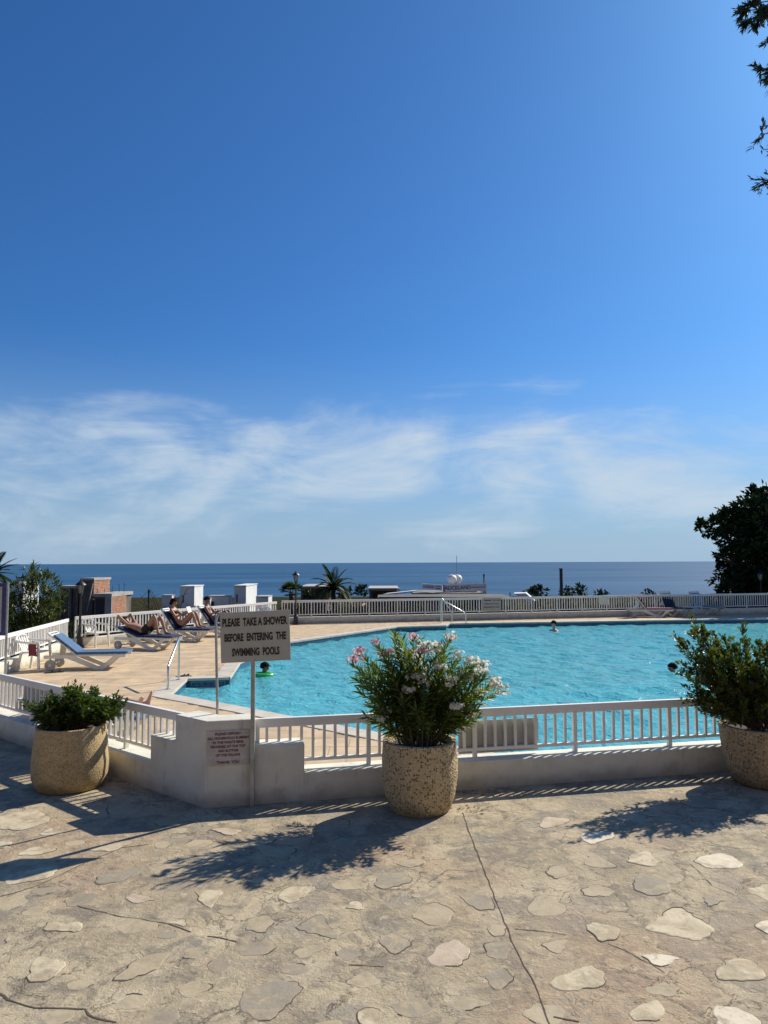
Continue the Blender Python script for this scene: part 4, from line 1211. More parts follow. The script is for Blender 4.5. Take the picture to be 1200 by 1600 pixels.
for (px, py, dy) in [(1078, 964, -.1), (1082, 985, .0), (1052, 992, .1), (1060, 1010, .1), (1096, 985, -.1), (1070, 1040, 0), (1066, 1072, -.1), (1110, 990, .1), (1128, 992, .2), (1142, 1000, -.2), (1158, 978, .1), (1165, 1010, -.25), (1186, 1000, .2), (1200, 1002, -.2),
                     (1215, 1000, .1), (1232, 1010, 0), (1252, 1030, .1), (1095, 1060, -.25), (1120, 1050, -.3), (1150, 1040, -.3), (1180, 1040, -.32), (1210, 1040, -.3), (1085, 1100, -.1), (1110, 1095, -.25), (1270, 1080, 0), (1260, 1060, -.2), (1136, 1020, .3),
                     (1170, 1070, -.3), (1200, 1075, -.3), (1140, 1080, -.3), (1230, 1070, -.25), (1075, 1005, .05), (1088, 1012, -.15), (1105, 1020, -.2), (1125, 1010, 0), (1150, 1015, .1), (1180, 1018, -.1), (1100, 1080, .1), (1078, 1088, .15), (1060, 1050, .1),
                     (1098, 1110, -.2), (1125, 1105, -.3), (1155, 1105, -.33), (1185, 1105, -.33), (1215, 1105, -.3), (1118, 1075, 0), (1145, 1060, -.1), (1175, 1050, 0), (1205, 1055, 0), (1090, 1045, -.1), (1110, 1040, .1), (1130, 1090, .0), (1165, 1090, -.1)]:
    tips.append(PD(px, py, OR_.y + dy) - OR_)
bush('leafy_bush', OR_, tips, 0.048, 0.5, 'leaf_right', 'tall glossy bush with yellow-green shoots in the right planter', along=(0.25, 1.0), dens=78, twigs=9, open_=0.8)

# dead leaves swept against the wall foot
B = []
for (px, py, n, sx, sy) in ((800, 1240, 60, .35, .10), (1118, 1222, 70, .22, .10), (1140, 1236, 30, .1, .06), (735, 1262, 25, .12, .1), (250, 1235, 25, .5, .15)):
    c = P(px, py)
    for k in range(n): B.append((c.x + random.gauss(0, sx), min(c.y + random.gauss(0, sy), (K + dR * ((c.x - K.x) / dR.x)).y - 0.02) if c.x > K.x else c.y + random.gauss(0, sy), 0.006))
B = np.array(B); n = len(B); dv = rng.normal(size=(n, 3)); dv[:, 2] *= 0.15
ln = rng.uniform(.02, .045, n)
V, Fs = leaf_arrays(B, dv, np.tile([0, 0, 1.0], (n, 1)) + rng.normal(size=(n, 3)) * .25, ln, ln * .5, 0.15)
tag(link('leaf_litter', np_mesh('leaf_litter', V, Fs, 'litter')), 'dry fallen leaves lying along the foot of the white wall', 'leaves', kind='stuff')

# ------------------------------------------------------------------ pool furniture
def make_lounger(loc, rz, back, mat, label, towel=None, pad=True):
    root = empty('sun_lounger', loc, rz); tag(root, label, 'sun lounger', 'sun loungers by the pool')
    zr = 0.31
    for s in (-1, 1):
        y = s * 0.30; mb = MB()
        prof = [(-0.92, .27), (-0.40, .27), (0.26, .0), (0.44, .0), (0.74, .27), (0.95, .285), (0.95, .345), (0.70, .345), (0.40, .085), (0.30, .085), (-.25, .33), (-.92, .345)]
        n = len(prof); w = 0.045
        vs_ = [(x, y - w / 2, z) for x, z in prof] + [(x, y + w / 2, z) for x, z in prof]
        mb.add(vs_, [tuple(range(n)), tuple(range(2 * n - 1, n - 1, -1))] + [(i, (i + 1) % n, (i + 1) % n + n, i + n) for i in range(n)])
        mb.build('side_frame', 'white_plastic', root, bevel=0.006)
        MB().box((0.1, y, 0.328), (1.7, 0.05, 0.036)).build('side_rail', 'white_plastic', root)
        wh = MB().lathe([(0.02, -0.028), (0.118, -0.028), (0.125, -0.015), (0.125, 0.015), (0.118, 0.028), (0.02, 0.028)], n=20, axis='Y').build('wheel', 'grey_plastic', root, matrix=Matrix.Translation((-0.76, s * 0.345, 0.125)))
        MB().lathe([(0.03, -0.034), (0.03, 0.034)], n=10, axis='Y').build('hub', 'white_plastic', wh)
    MB().tube([(-.76, -.34, .125), (-.76, .34, .125)], 0.014, 8).build('axle', 'grey_plastic', root)
    for i in range(9):
        MB().box((-0.12 + i * 0.125, 0, 0.352), (0.095, 0.60, 0.016)).build('slat', 'white_plastic', root)
    ca, sa = math.cos(back), math.sin(back)
    bm_ = Matrix.Translation((-0.20, 0, 0.36)) @ Matrix.Rotation(-back, 4, 'Y') if False else Matrix(((-ca, 0, sa, -0.20), (0, -1, 0, 0), (sa, 0, ca, 0.352), (0, 0, 0, 1)))
    bk = empty('backrest', (0, 0, 0)); bk.parent = root; bk.matrix_local = bm_
    # backrest is a frame with slots at the head end (mesh, not an empty, so that it is one part)
    mbk = MB()
    mbk.box((0.41, -0.27, 0), (0.84, 0.06, 0.03)); mbk.box((0.41, 0.27, 0), (0.84, 0.06, 0.03))
    for x in (0.03, 0.17, 0.31, 0.45, 0.58): mbk.box((x, 0, 0), (0.09, 0.50, 0.02))
    for x in (0.66, 0.735, 0.81): mbk.box((x, 0, 0), (0.035, 0.50, 0.03))
    me = mbk.mesh('backrest', 'white_plastic')
    bpy.data.objects.remove(bk)
    bk = link('backrest', me, root, bm_)
    MB().bar((0.45, 0, -0.02), (0.30, 0, -max(0.02, 0.45 * math.sin(back) * 0.9)), 0.4, 0.025).build('prop', 'white_plastic', bk)
    if pad:
        mp_ = MB(); th = 0.05
        prof = [(0.98, .362), (0.985, .41), (-0.19, .412)]
        k_ = 0.68
        pa = Vector((-.20, 0, .362)); bx = Vector((-ca, 0, sa)); bz = Vector((sa, 0, ca))
        pts_top = [Vector((0.985, 0, .412)), Vector((-.17, 0, .412)), pa + bx * 0.1 + bz * .06, pa + bx * k_ + bz * .065]
        pts_bot = [Vector((0.985, 0, .362)), Vector((-.20, 0, .364)), pa + bx * 0.1 + bz * .022, pa + bx * k_ + bz * .022]
        out_ = pts_top + pts_bot[::-1]; n = len(out_)
        vs_ = [(p.x, -0.285, p.z) for p in out_] + [(p.x, 0.285, p.z) for p in out_]
        m4 = len(pts_top)
        fs_ = []
        for i in range(m4 - 1):
            a, b, c, d = i, i + 1, n - 2 - i, n - 1 - i
            fs_ += [(a, b, c, d), (a + n, d + n, c + n, b + n), (a, a + n, b + n, b), (d, c, c + n, d + n)]
        fs_ += [(0, n - 1, 2 * n - 1, n), (m4 - 1, m4 - 1 + n, m4 + n, m4)]
        mp_.add(vs_, fs_).build('mattress', mat, root, bevel=0.015)
    return root
# left bank
make_lounger(Vector((-7.12, 17.95, 0)), R(6), R(38), 'blue_mat', 'empty sun lounger with a blue mattress and raised back on the left deck')
L2 = make_lounger(Vector((-6.95, 21.9, 0)), R(-17), R(20), 'navy_mat', 'white sun lounger with the lying sunbather in black shorts')
L3 = make_lounger(Vector((-6.48, 24.1, 0)), R(-8), R(55), 'navy_mat', 'white sun lounger with the dark haired reader sitting on it')
L4 = make_lounger(Vector((-5.72, 25.7, 0)), R(-8), R(55), 'navy_mat', 'white sun lounger half hidden by the shower sign with a bare chested sunbather')
L5 = make_lounger(Vector((-4.22, 10.78, 0)), R(-15), R(15), 'blue_mat', 'blue padded sun lounger behind the railing next to the corner pillar')
# right bank
make_lounger(P(1012, 965) + Vector((0.2, 0.3, 0)), R(-4), R(52), 'red_mat', 'sun lounger with a dark red mattress on the far right deck')
make_lounger(P(1072, 964) + Vector((-0.3, 0.7, 0)), R(-72), R(62), 'dark_mat', 'sun lounger with a dark mattress standing beside the red one')
make_lounger(P(1116, 962) + Vector((0.0, 1.0, 0)), R(-68), R(55), 'grey_mat', 'pale grey sun lounger at the far right near the lamp post')

def make_chair(loc, rz, label):
    root = empty('plastic_chair', loc, rz); tag(root, label, 'chair', 'white plastic garden chairs')
    MB().prism([(-.22, -.20), (.24, -.23), (.24, .23), (-.22, .20)], 0.405, 0.44).build('seat', 'white_plastic', root, bevel=0.012)
    for sx, sy in ((1, 1), (1, -1), (-1, 1), (-1, -1)):
        zt_ = 0.64 if sx > 0 else 0.43
        MB().bar((sx * .21 + .01, sy * .225, zt_), (sx * .27, sy * .255, 0), 0.05, 0.035, up=(0, 1, 0)).build('leg', 'white_plastic', root)
    # fan shaped back with slots
    mbb = MB()
    for k in range(5):
        y0 = -.16 + k * .08; mbb.bar((-.22, y0 * .8, .42), (-.36, y0 * 1.15, .76), 0.05, 0.016, up=(1, 0, .3))
    arc = [(-.355, -.24, .70), (-.372, -.18, .775), (-.378, -.08, .812), (-.38, 0, .82), (-.378, .08, .812), (-.372, .18, .775), (-.355, .24, .70)]
    mbb.tube(arc, 0.028, 8)
    mbb.build('backrest', 'white_plastic', root, smooth=True)
    for s in (-1, 1):
        MB().tube([(-.355, s * .24, .70), (-.20, s * .275, .665), (.05, s * .28, .65), (.20, s * .27, .645), (.245, s * .255, .62)], 0.026, 8).build('armrest', 'white_plastic', root, smooth=True)
    return root
make_chair(P(54, 1046), R(-8), 'white plastic armchair with a red towel beside the blue lounger')
make_chair(P(150, 1010), R(-28), 'white plastic armchair between the left lamp post and the sunbathers')
make_chair(Vector((-4.55, 28.6, 0)), R(-70), 'white plastic armchair peeking over the top of the shower sign')
make_chair(Vector((-7.15, 24.55, 0)), R(-50), 'white plastic armchair against the railing behind the lying sunbather')
# red towel over the arm of the first chair
c0 = P(54, 1046)
tw = MB(); npt = 7
for i in range(npt):
    for j in range(5):
        t = i / (npt - 1); y = -0.245 - 0.012 * math.sin(3 * t)
        zz = 0.685 - 0.32 * t if i else 0.69
        tw.v.append((0.02 + 0.05 * j + 0.012 * math.sin(4 * t + j), (-0.29 - 0.018 * math.sin(5 * t + j * 1.3)) if i else -0.27, zz - 0.015 * abs(j - 2)))
for i in range(npt - 1):
    for j in range(4):
        a = i * 5 + j; tw.f.append((a, a + 1, a + 6, a + 5))
tow = tw.build('towel', 'red_mat', None, smooth=True); tow.location = c0; tow.rotation_euler = (0, 0, R(-8))
so = tow.modifiers.new('solid', 'SOLIDIFY'); so.thickness = 0.012
tag(tow, 'red towel hanging from the arm of the nearest plastic chair', 'towel')

def sandal(loc, rz, label, mat='rubber'):
    root = empty('sandal', loc, rz); tag(root, label, 'sandals', 'sandals left on the deck')
    sole = [(-.13, -.035), (-.08, -.042), (.05, -.042), (.11, -.05), (.145, -.02), (.145, .02), (.11, .045), (.05, .038), (-.08, .036), (-.13, .03)]
    MB().prism(sole, 0.0, 0.022).build('sole', mat, root, bevel=0.004)
    MB().tube([(.03, -.042, .02), (.05, -.03, .05), (.075, 0, .058), (.05, .03, .05), (.03, .04, .02)], 0.012, 6).build('strap', mat, root)
    return root
for (px, py, rz, lb) in ((79, 1051.5, 35, 'left dark sandal of the pair lying by the blue lounger'), (90, 1050.5, 10, 'right dark sandal of the pair lying by the blue lounger'),
                         (284, 1058, 15, 'left dark sandal of the pair at the pool handrail'), (291, 1057, -20, 'right dark sandal of the pair at the pool handrail')):
    sandal(P(px, py), R(rz), lb)

# handrails
def pool_rail(name, pts, label, group='pool handrails'):
    b0 = Vector(pts[0]); root = empty(name, (b0.x, b0.y, 0.012)); tag(root, label, 'handrail', group)
    loc_ = [Vector(p) - Vector((b0.x, b0.y, 0.012)) for p in pts]
    MB().tube(loc_, 0.022, 10).build('rail', 'steel', root, smooth=True)
    for p in (loc_[0], loc_[-1]): MB().lathe([(0.05, 0), (0.05, 0.01), (0.024, 0.016)], c=(p.x, p.y, 0), n=14).build('flange', 'steel', root)
a = P(262, 1078); b = P(279, 1063)
def rail_pts(a, b, za, zb_):
    d = (b - a); 
    return [a + Vector((0, 0, .012)), a + Vector((0, 0, za - .06)), a + d * .03 + Vector((0, 0, za)), b - d * .12 + Vector((0, 0, zb_ - .04)), b - d * .03 + Vector((0, 0, zb_)), b + Vector((0, 0, zb_ - .05)), b + Vector((0, 0, .012))]
pool_rail('pool_handrail', rail_pts(a, b, 0.46, 0.90), 'stainless steel handrail beside the pool steps on the left')
a = P(728, 974); b = P(689, 974)
pool_rail('pool_handrail', rail_pts(a, b, 0.42, 0.96), 'stainless steel handrail on the far pool edge, front one')
pool_rail('pool_handrail', rail_pts(a + Vector((-.5, .75, 0)), b + Vector((.12, .75, 0)), 0.42, 0.96), 'stainless steel handrail on the far pool edge, rear one')

# lamp posts
def lamp_post(loc, h, label):
    root = empty('lamp_post', loc); tag(root, label, 'street lamp', 'black lantern lamp posts')
    MB().lathe([(.13, 0), (.13, .05), (.10, .10), (.085, .30), (.10, .34), (.06, .40), (.045, .62), (.055, .64), (.04, .68)], n=16).build('base', 'iron', root, smooth=True)
    MB().lathe([(.036, .66), (.030, h - .50), (.045, h - .48), (.045, h - .45), (.03, h - .43)], n=14).build('pole', 'iron', root, smooth=True)
    ln = MB()
    for k in range(4):
        a = k * math.pi / 2 + .785; a2 = a + math.pi / 2
        ln.tube([(.07 * math.cos(a), .07 * math.sin(a), h - .42), (.125 * math.cos(a), .125 * math.sin(a), h - .16)], .009, 5)
        ln.tube([(.125 * math.cos(a), .125 * math.sin(a), h - .16), (.125 * math.cos(a2), .125 * math.sin(a2), h - .16)], .009, 5)
        ln.tube([(.07 * math.cos(a), .07 * math.sin(a), h - .42), (.07 * math.cos(a2), .07 * math.sin(a2), h - .42)], .009, 5)
    fr = ln.build('lantern_frame', 'iron', root)
    MB().lathe([(.055, h - .425), (.105, h - .165)], n=4).build('pane', 'lamp_glass', fr, matrix=Matrix.Rotation(0, 4, 'Z'))
    MB().lathe([(.165, h - .165), (.16, h - .15), (.09, h - .08), (.035, h - .05), (.04, h - .03), (.015, h - .01), (.008, h + .03)], n=12).build('cap', 'iron', root, smooth=True)
    return root
lamp_post(P(124, 1012), 2.02, 'black lantern lamp post in the corner of the left railing')
lamp_post(P(462, 976), 2.15, 'black lantern lamp post in front of the far railing near the palm')
lamp_post(P(1190, 957), 2.0, 'dark lamp post in the shade at the right edge')

# sign on the far railing
def far_pt(px, z, n_off):
    d = (F3 - F2).normalized(); n_ = Vector((d.y, -d.x, 0)); o = F2 + n_ * n_off
    r = ray(px, 945); r2 = Vector((r.x, r.y, 0)); det = d.x * r2.y - d.y * r2.x
    s = (-o.x * r2.y + o.y * r2.x) / det
    q = o + d * s; return Vector((q.x, q.y, z)), d
q0, d_ = far_pt(754.5, 0.40, 0.07); q1, _ = far_pt(783, 0.40, 0.07)
fs_ = empty('pool_notice', (q0.x, q0.y, 0.36), math.atan2(d_.y, d_.x)); tag(fs_, 'pale rectangular notice with three dark lines on the far railing', 'notice')
w_ = (q1 - q0).length; h_ = 0.585
MB().box((w_ / 2, 0, h_ / 2), (w_, 0.014, h_)).build('panel', 'sign_face', fs_, bevel=0.003)
for t_, z_, ww in (("PRIVATE POOL", .545, .80), ("RESIDENTS ONLY", .29, .90)):
    lettering(fs_, t_, w_ / 2, h_ * z_, w_ * ww, h_ * .115, 'ink_grey', y=-0.0078, bold=0.03)
lettering(fs_, 'VILLAGE', w_ * .73, h_ * .80, w_ * .42, h_ * .115, 'ink_grey', y=-0.0078, bold=0.03)
MB().box((w_ * .27, -.0075, h_ * .80), (w_ * .38, .004, h_ * .09)).build('printed_line', 'ink_grey', fs_)
q0, d_ = far_pt(935.5, 0.5, 0.07); q1, _ = far_pt(951, 0.5, 0.07)
fs2 = empty('white_notice', (q0.x, q0.y, 0.55), math.atan2(d_.y, d_.x)); tag(fs2, 'small blank white board on the far railing right of the swimmer', 'notice')
MB().box(((q1 - q0).length / 2, 0, .17), ((q1 - q0).length, 0.014, .34)).build('panel', 'white_plastic', fs2, bevel=0.003)
MB().box(((q1 - q0).length / 2, -0.005, .355), ((q1 - q0).length + .03, 0.03, .03)).build('header', 'white_plastic', fs2)
# framed board cut by the left edge
lb = P(8, 1060); lb = Vector((lb.x, lb.y, 0))
zt = PD(8, 911, lb.y).z; zb = PD(8, 993, lb.y).z
bd = empty('framed_board', (lb.x, lb.y, 0)); tag(bd, 'blue framed board on a steel post cut off by the left edge', 'notice board')
MB().tube([(0, 0, 0), (0, 0, zt + .02)], 0.028, 10).build('post', 'galv', bd, smooth=True)
MB().tube([(-1.15, 0, 0), (-1.15, 0, zt + .02)], 0.028, 10).build('post', 'galv', bd, smooth=True)
fw = 1.08; fz = (zt + zb) / 2; fh = zt - zb
fr = MB()
fr.box((-fw / 2 - .035, 0, zt - .04), (fw, .03, .08)); fr.box((-fw / 2 - .035, 0, zb + .04), (fw, .03, .08)); fr.box((-.075, 0, fz), (.08, .03, fh - .162)); fr.box((-fw + .005, 0, fz), (.08, .03, fh - .162))
fr.build('frame', 'board_blue', bd)
MB().box((-fw / 2 - .035, 0.0, fz), (fw - .15, .012, fh - .15)).build('panel', 'grey_board', bd)

# ------------------------------------------------------------------ people
def person(name, loc, rz, J, skin, label, hairmat='hair', scale=1.0, hair_len=0.0, suit=None):
    """J: joints; one skinned continuous body"""
    root = empty(name, loc, rz); tag(root, label, 'person')
    V, E, Rd = [], [], []
    ix = {}
    def v(key, p, r):
        ix[key] = len(V); V.append(Vector(p)); Rd.append(r if isinstance(r, tuple) else (r, r))
    def e(a, b): E.append((ix[a], ix[b]))
    pel, che = Vector(J['pelvis']), Vector(J['chest'])
    v('pelvis', pel, (0.135, 0.105)); v('waist', pel.lerp(che, .5), (0.115, 0.09)); v('chest', che, (0.145, 0.10))
    nk, hd = Vector(J['neck']), Vector(J['head'])
    v('neck', nk, 0.052); up = (hd - nk).normalized()
    v('jaw', hd - up * .055, 0.068); v('head', hd + up * .02, (0.078, 0.09)); v('crown', hd + up * .095, 0.06)
    fc = Vector(J.get('face', (1, 0, 0))).normalized()
    v('nose', hd - up * .01 + fc * 0.105, 0.014)
    e('pelvis', 'waist'); e('waist', 'chest'); e('chest', 'neck'); e('neck', 'jaw'); e('jaw', 'head'); e('head', 'crown'); e('head', 'nose')
    for s in ('l', 'r'):
        if 'elbow_' + s in J:
            sh_, el, wr, ha = (Vector(J[k + s]) for k in ('shoulder_', 'elbow_', 'wrist_', 'hand_'))
            v('sh' + s, sh_, 0.058); v('ua' + s, sh_.lerp(el, .5), 0.046); v('el' + s, el, 0.038); v('fa' + s, el.lerp(wr, .45), 0.036); v('wr' + s, wr, 0.025); v('ha' + s, wr.lerp(ha, .5), (0.036, 0.022))
            e('chest', 'sh' + s); e('sh' + s, 'ua' + s); e('ua' + s, 'el' + s); e('el' + s, 'fa' + s); e('fa' + s, 'wr' + s); e('wr' + s, 'ha' + s)
            fd = (ha - wr).normalized(); sd = fd.cross(Vector((0.2, 0.1, 1))).normalized(); nn3 = sd.cross(fd)
            for q in range(4):
                b0 = wr.lerp(ha, .55); k1 = b0 + fd * .055 + sd * ((q - 1.5) * .02); k2 = k1 + fd * (.030 + .006 * (q in (1, 2))) - nn3 * .012
                v(f'f{q}{s}', k1, 0.0095); v(f'g{q}{s}', k2, 0.008); e('ha' + s, f'f{q}{s}'); e(f'f{q}{s}', f'g{q}{s}')
            tb = wr.lerp(ha, .3) + sd * .045 + fd * .02
            v('t' + s, tb, 0.010); v('u' + s, tb + fd * .035 + sd * .008, 0.009); e('ha' + s, 't' + s); e('t' + s, 'u' + s)
        if 'knee_' + s in J:
            hp, kn, an, to = (Vector(J[k + s]) for k in ('hip_', 'knee_', 'ankle_', 'toe_'))
            v('hp' + s, hp, 0.088); v('th' + s, hp.lerp(kn, .5), 0.075); v('kn' + s, kn, 0.056); v('ca' + s, kn.lerp(an, .35), 0.056); v('an' + s, an, 0.034)
            hl = an - (to - an).normalized() * 0.035 + (an - kn).normalized() * .03
            v('ft' + s, an.lerp(to, .55), (0.038, 0.028)); v('to' + s, to, (0.036, 0.016)); v('he' + s, hl, 0.03)
            e('pelvis', 'hp' + s); e('hp' + s, 'th' + s); e('th' + s, 'kn' + s); e('kn' + s, 'ca' + s); e('ca' + s, 'an' + s); e('an' + s, 'ft' + s); e('ft' + s, 'to' + s); e('an' + s, 'he' + s)
    me = bpy.data.meshes.new('body'); me.from_pydata([tuple(p) for p in V], E, [])
    o = bpy.data.objects.new('tmp_body', me); col.objects.link(o)
    sk = o.modifiers.new('skin', 'SKIN'); sk.use_smooth_shade = True
    for i, r in enumerate(Rd): me.skin_vertices[0].data[i].radius = r
    me.skin_vertices[0].data[0].use_root = True
    ss = o.modifiers.new('sub', 'SUBSURF'); ss.levels = 2; ss.render_levels = 2
    dg = bpy.context.evaluated_depsgraph_get(); dg.update()
    bme = bpy.data.meshes.new_from_object(o.evaluated_get(dg))
    bpy.data.objects.remove(o)
    bme.materials.clear(); bme.materials.append(M[skin]); bme.name = 'body'
    bme.polygons.foreach_set('use_smooth', [True] * len(bme.polygons))
    body = link('body', bme, root)
    # hair: a cap over the crown and the back of the head
    hm = MB(); n, m = 16, 9; hc = hd + up * .035 - fc * .012
    side = up.cross(fc).normalized(); f2 = side.cross(up)
    for i in range(m):
        th = (i / (m - 1)) * 1.9
        for k in range(n):
            ph = 2 * math.pi * k / n; fr_ = math.cos(ph)
            t2 = th * (0.72 if fr_ > 0.3 else 1.0)
            rr = 0.112 * (1 + 0.06 * math.sin(5 * ph + 3 * th))
            q = hc + up * (math.cos(t2) * rr * 1.02) + (f2 * (fr_ * 1.08) + side * (math.sin(ph) * 0.92)) * (math.sin(t2) * rr)
            if hair_len and t2 > 1.3 and fr_ < 0.2: q = q - up * hair_len * (t2 - 1.3) - f2 * .01
            hm.v.append(tuple(q))
    for i in range(m - 1):
        for k in range(n): hm.f.append((i * n + k, i * n + (k + 1) % n, (i + 1) * n + (k + 1) % n, (i + 1) * n + k))
    hm.build('hair', hairmat, root, smooth=True)
    eyes = MB()
    for s in (-1, 1):
        c = hd + up * 0.018 + fc * 0.083 + side * (s * .034)
        eyes.lathe([(0.001, -.011), (.009, -.006), (.011, 0), (.009, .006), (.001, .011)], c=c, n=8)
    eyes.build('eyes', 'cloth_black', root)
    if suit:
        mbs = MB()
        for (pts, rad) in suit[1]: mbs.tube(pts, rad, 14)
        mbs.build(suit[2] if len(suit) > 2 else 'shorts', suit[0], root, smooth=True)
    return root
def mir(d):
    out = dict(d)
    for k, p in d.items():
        if k.endswith('_l'): out.setdefault(k[:-1] + 'r', (p[0], -p[1], p[2]))
    return out
# 1: lying with knees up, arms behind the head
j1 = mir(dict(pelvis=(-.08, 0, .525), chest=(-.46, 0, .64), neck=(-.64, 0, .72), head=(-.76, 0, .80), face=(.45, 0, 1), shoulder_l=(-.56, .19, .69), elbow_l=(-.82, .30, .98), wrist_l=(-.86, .12, .82), hand_l=(-.82, .02, .78),
              hip_l=(-.02, .10, .52), knee_l=(.34, .13, .93), ankle_l=(.52, .13, .46), toe_l=(.72, .14, .44)))
j1['knee_r'] = (.30, -.12, .99); j1['ankle_r'] = (.44, -.12, .46); j1['toe_r'] = (.64, -.13, .44)
person('person', L2.location, L2.rotation_euler.z, j1, 'skin', 'sunbather lying with raised knees in black shorts, arms behind the head',
       suit=('cloth_black', [([(-.16, 0, .54), (-.02, 0, .53)], [.125, .135]), ([(-.05, .10, .52), (.10, .11, .66)], [.108, .10]), ([(-.05, -.10, .52), (.10, -.11, .69)], [.108, .10])]))
# 2: sitting up with knees raised, reading
j2 = mir(dict(pelvis=(-.12, 0, .53), chest=(-.36, 0, .92), neck=(-.38, 0, 1.08), head=(-.35, 0, 1.22), face=(1, 0, -.35), shoulder_l=(-.37, .20, 1.0), elbow_l=(-.16, .27, .78), wrist_l=(.06, .14, .90), hand_l=(.14, .09, .96),
              hip_l=(-.05, .10, .53), knee_l=(.33, .14, .92), ankle_l=(.50, .13, .46), toe_l=(.71, .14, .44)))
person('person', L3.location, L3.rotation_euler.z, j2, 'skin', 'dark haired sunbather sitting up and reading on the middle lounger', hair_len=0.14,
       suit=('cloth_black', [([(-.16, 0, .55), (-.06, 0, .53)], [.13, .135]), ([(-.31, 0, .84), (-.345, 0, .90)], [.150, .155])], 'swimsuit'))
bk_ = empty('book', L3.matrix_world @ Vector((0, 0, 0)))
bk_.location = L3.location; bk_.rotation_euler = L3.rotation_euler
tag(bk_, 'white open book in the hands of the seated dark haired sunbather', 'book')
MB().box((.16, .075, 1.0), (.012, .15, .20), Matrix.Rotation(R(-20), 3, 'Y')).build('page_block', 'paper', bk_)
MB().box((.16, -.077, 1.0), (.012, .15, .20), Matrix.Rotation(R(-20), 3, 'Y')).build('page_block', 'paper', bk_)
# 3: bare chested, sitting against the raised back
j3 = mir(dict(pelvis=(-.14, 0, .53), chest=(-.40, 0, .90), neck=(-.44, 0, 1.06), head=(-.42, 0, 1.20), face=(1, 0, -.3), shoulder_l=(-.41, .21, .98), elbow_l=(-.20, .28, .74), wrist_l=(-.02, .10, .84), hand_l=(.05, .03, .87),
              hip_l=(-.06, .10, .53), knee_l=(.30, .16, .86), ankle_l=(.50, .15, .46), toe_l=(.71, .16, .44)))
person('person', L4.location, L4.rotation_euler.z, j3, 'skin_dark', 'bare chested tanned sunbather sitting beside the shower sign',
       suit=('cloth_blue', [([(-.18, 0, .55), (-.06, 0, .53)], [.13, .138]), ([(-.09, .10, .53), (.10, .12, .68)], [.108, .10]), ([(-.09, -.10, .53), (.10, -.12, .68)], [.108, .10])]))
# 4: lying behind the near railing, feet up at the end of the lounger
j4 = mir(dict(pelvis=(-.10, 0, .52), chest=(-.50, 0, .56), neck=(-.69, 0, .60), head=(-.82, 0, .63), face=(.2, 0, 1), shoulder_l=(-.61, .19, .57), elbow_l=(-.38, .33, .49), wrist_l=(-.14, .31, .47), hand_l=(-.04, .30, .46),
              hip_l=(-.02, .10, .52), knee_l=(.42, .12, .53), ankle_l=(.84, .12, .49), toe_l=(.90, .15, .69)))
j4['toe_r'] = (.95, -.17, .66)
person('person', L5.location, L5.rotation_euler.z, j4, 'skin_pale', 'sunbather lying behind the near railing with bare feet showing above it',
       suit=('cloth_blue', [([(-.18, 0, .53), (0, 0, .52)], [.125, .135])], 'swimwear'))
# swimmers
def swimmer(loc, rz, label, skin, tilt=0.0, arms=True, sink=0.0):
    z0 = WATER_Z
    h = lambda z: z0 + z - sink
    j = dict(pelvis=(0, 0, h(-.52)), chest=(.02, 0, h(-.06)), neck=(.03, 0, h(.12)), head=(.05, 0, h(.26)), face=(1, .1, -.05))
    if arms:
        j.update(shoulder_l=(.02, .20, h(.02)), elbow_l=(.22, .33, h(-.10)), wrist_l=(.46, .34, h(-.02)), hand_l=(.56, .32, h(0)),
                 shoulder_r=(.02, -.20, h(.02)), elbow_r=(.16, -.34, h(-.14)), wrist_r=(.38, -.36, h(-.08)), hand_r=(.48, -.34, h(-.06)))
    j.update(mir(dict(hip_l=(0, .09, h(-.55)), knee_l=(.05, .10, h(-.95)), ankle_l=(0, .10, h(-1.3)), toe_l=(.18, .11, h(-1.33)))))
    return person('person', loc, rz, j, skin, label)
def wp(px, py): p = P(px, py, WATER_Z); return Vector((p.x, p.y, 0))
swimmer(wp(867, 986), R(-160), 'swimmer standing chest deep near the far edge of the pool', 'skin_pale')
sw2 = wp(411, 1056)
swimmer(sw2 + Vector((-.02, .15, 0)), R(-20), 'swimmer holding a green float just under the shower sign', 'skin_dark', sink=0.10)
swimmer(wp(1054, 1049), R(170), 'swimmer with only the head above water beside the right bush', 'skin', arms=False, sink=0.20)
fl = empty('pool_float', (sw2.x + .02, sw2.y - .08, WATER_Z + 0.02), R(-10)); tag(fl, 'bright green inflatable float held by the swimmer under the sign', 'float')
mbf = MB(); nn4 = 20
ringp = [(0.20 * math.cos(k / nn4 * 6.2832), 0.15 * math.sin(k / nn4 * 6.2832), 0.0) for k in range(nn4 + 1)]
mbf.tube(ringp, 0.065, 10, caps=False)
mbf.build('ring', 'float_green', fl, smooth=True)
MB().tube([(.19, -.03, .060), (.23, 0, .072), (.19, .03, .060)], .012, 6).build('valve', 'white_plastic', fl)

# ------------------------------------------------------------------ trees and palms
def crown_tree(name, loc, blobs, per, leaf, lw, mat, trunk, label, cat='tree', up=0.2, out_bias=0.8):
    root = empty(name, loc); tag(root, label, cat)
    V, Fs = blob_leaves(blobs, per, leaf, lw, up=up, out_bias=out_bias)
    tag(link('crown', np_mesh('crown', V, Fs, mat), root), kind='stuff')
    mbt = MB()
    for pts, r in trunk: mbt.tube(pts, r, 8)
    mbt.build('trunk', 'bark', root, smooth=True)
    return root
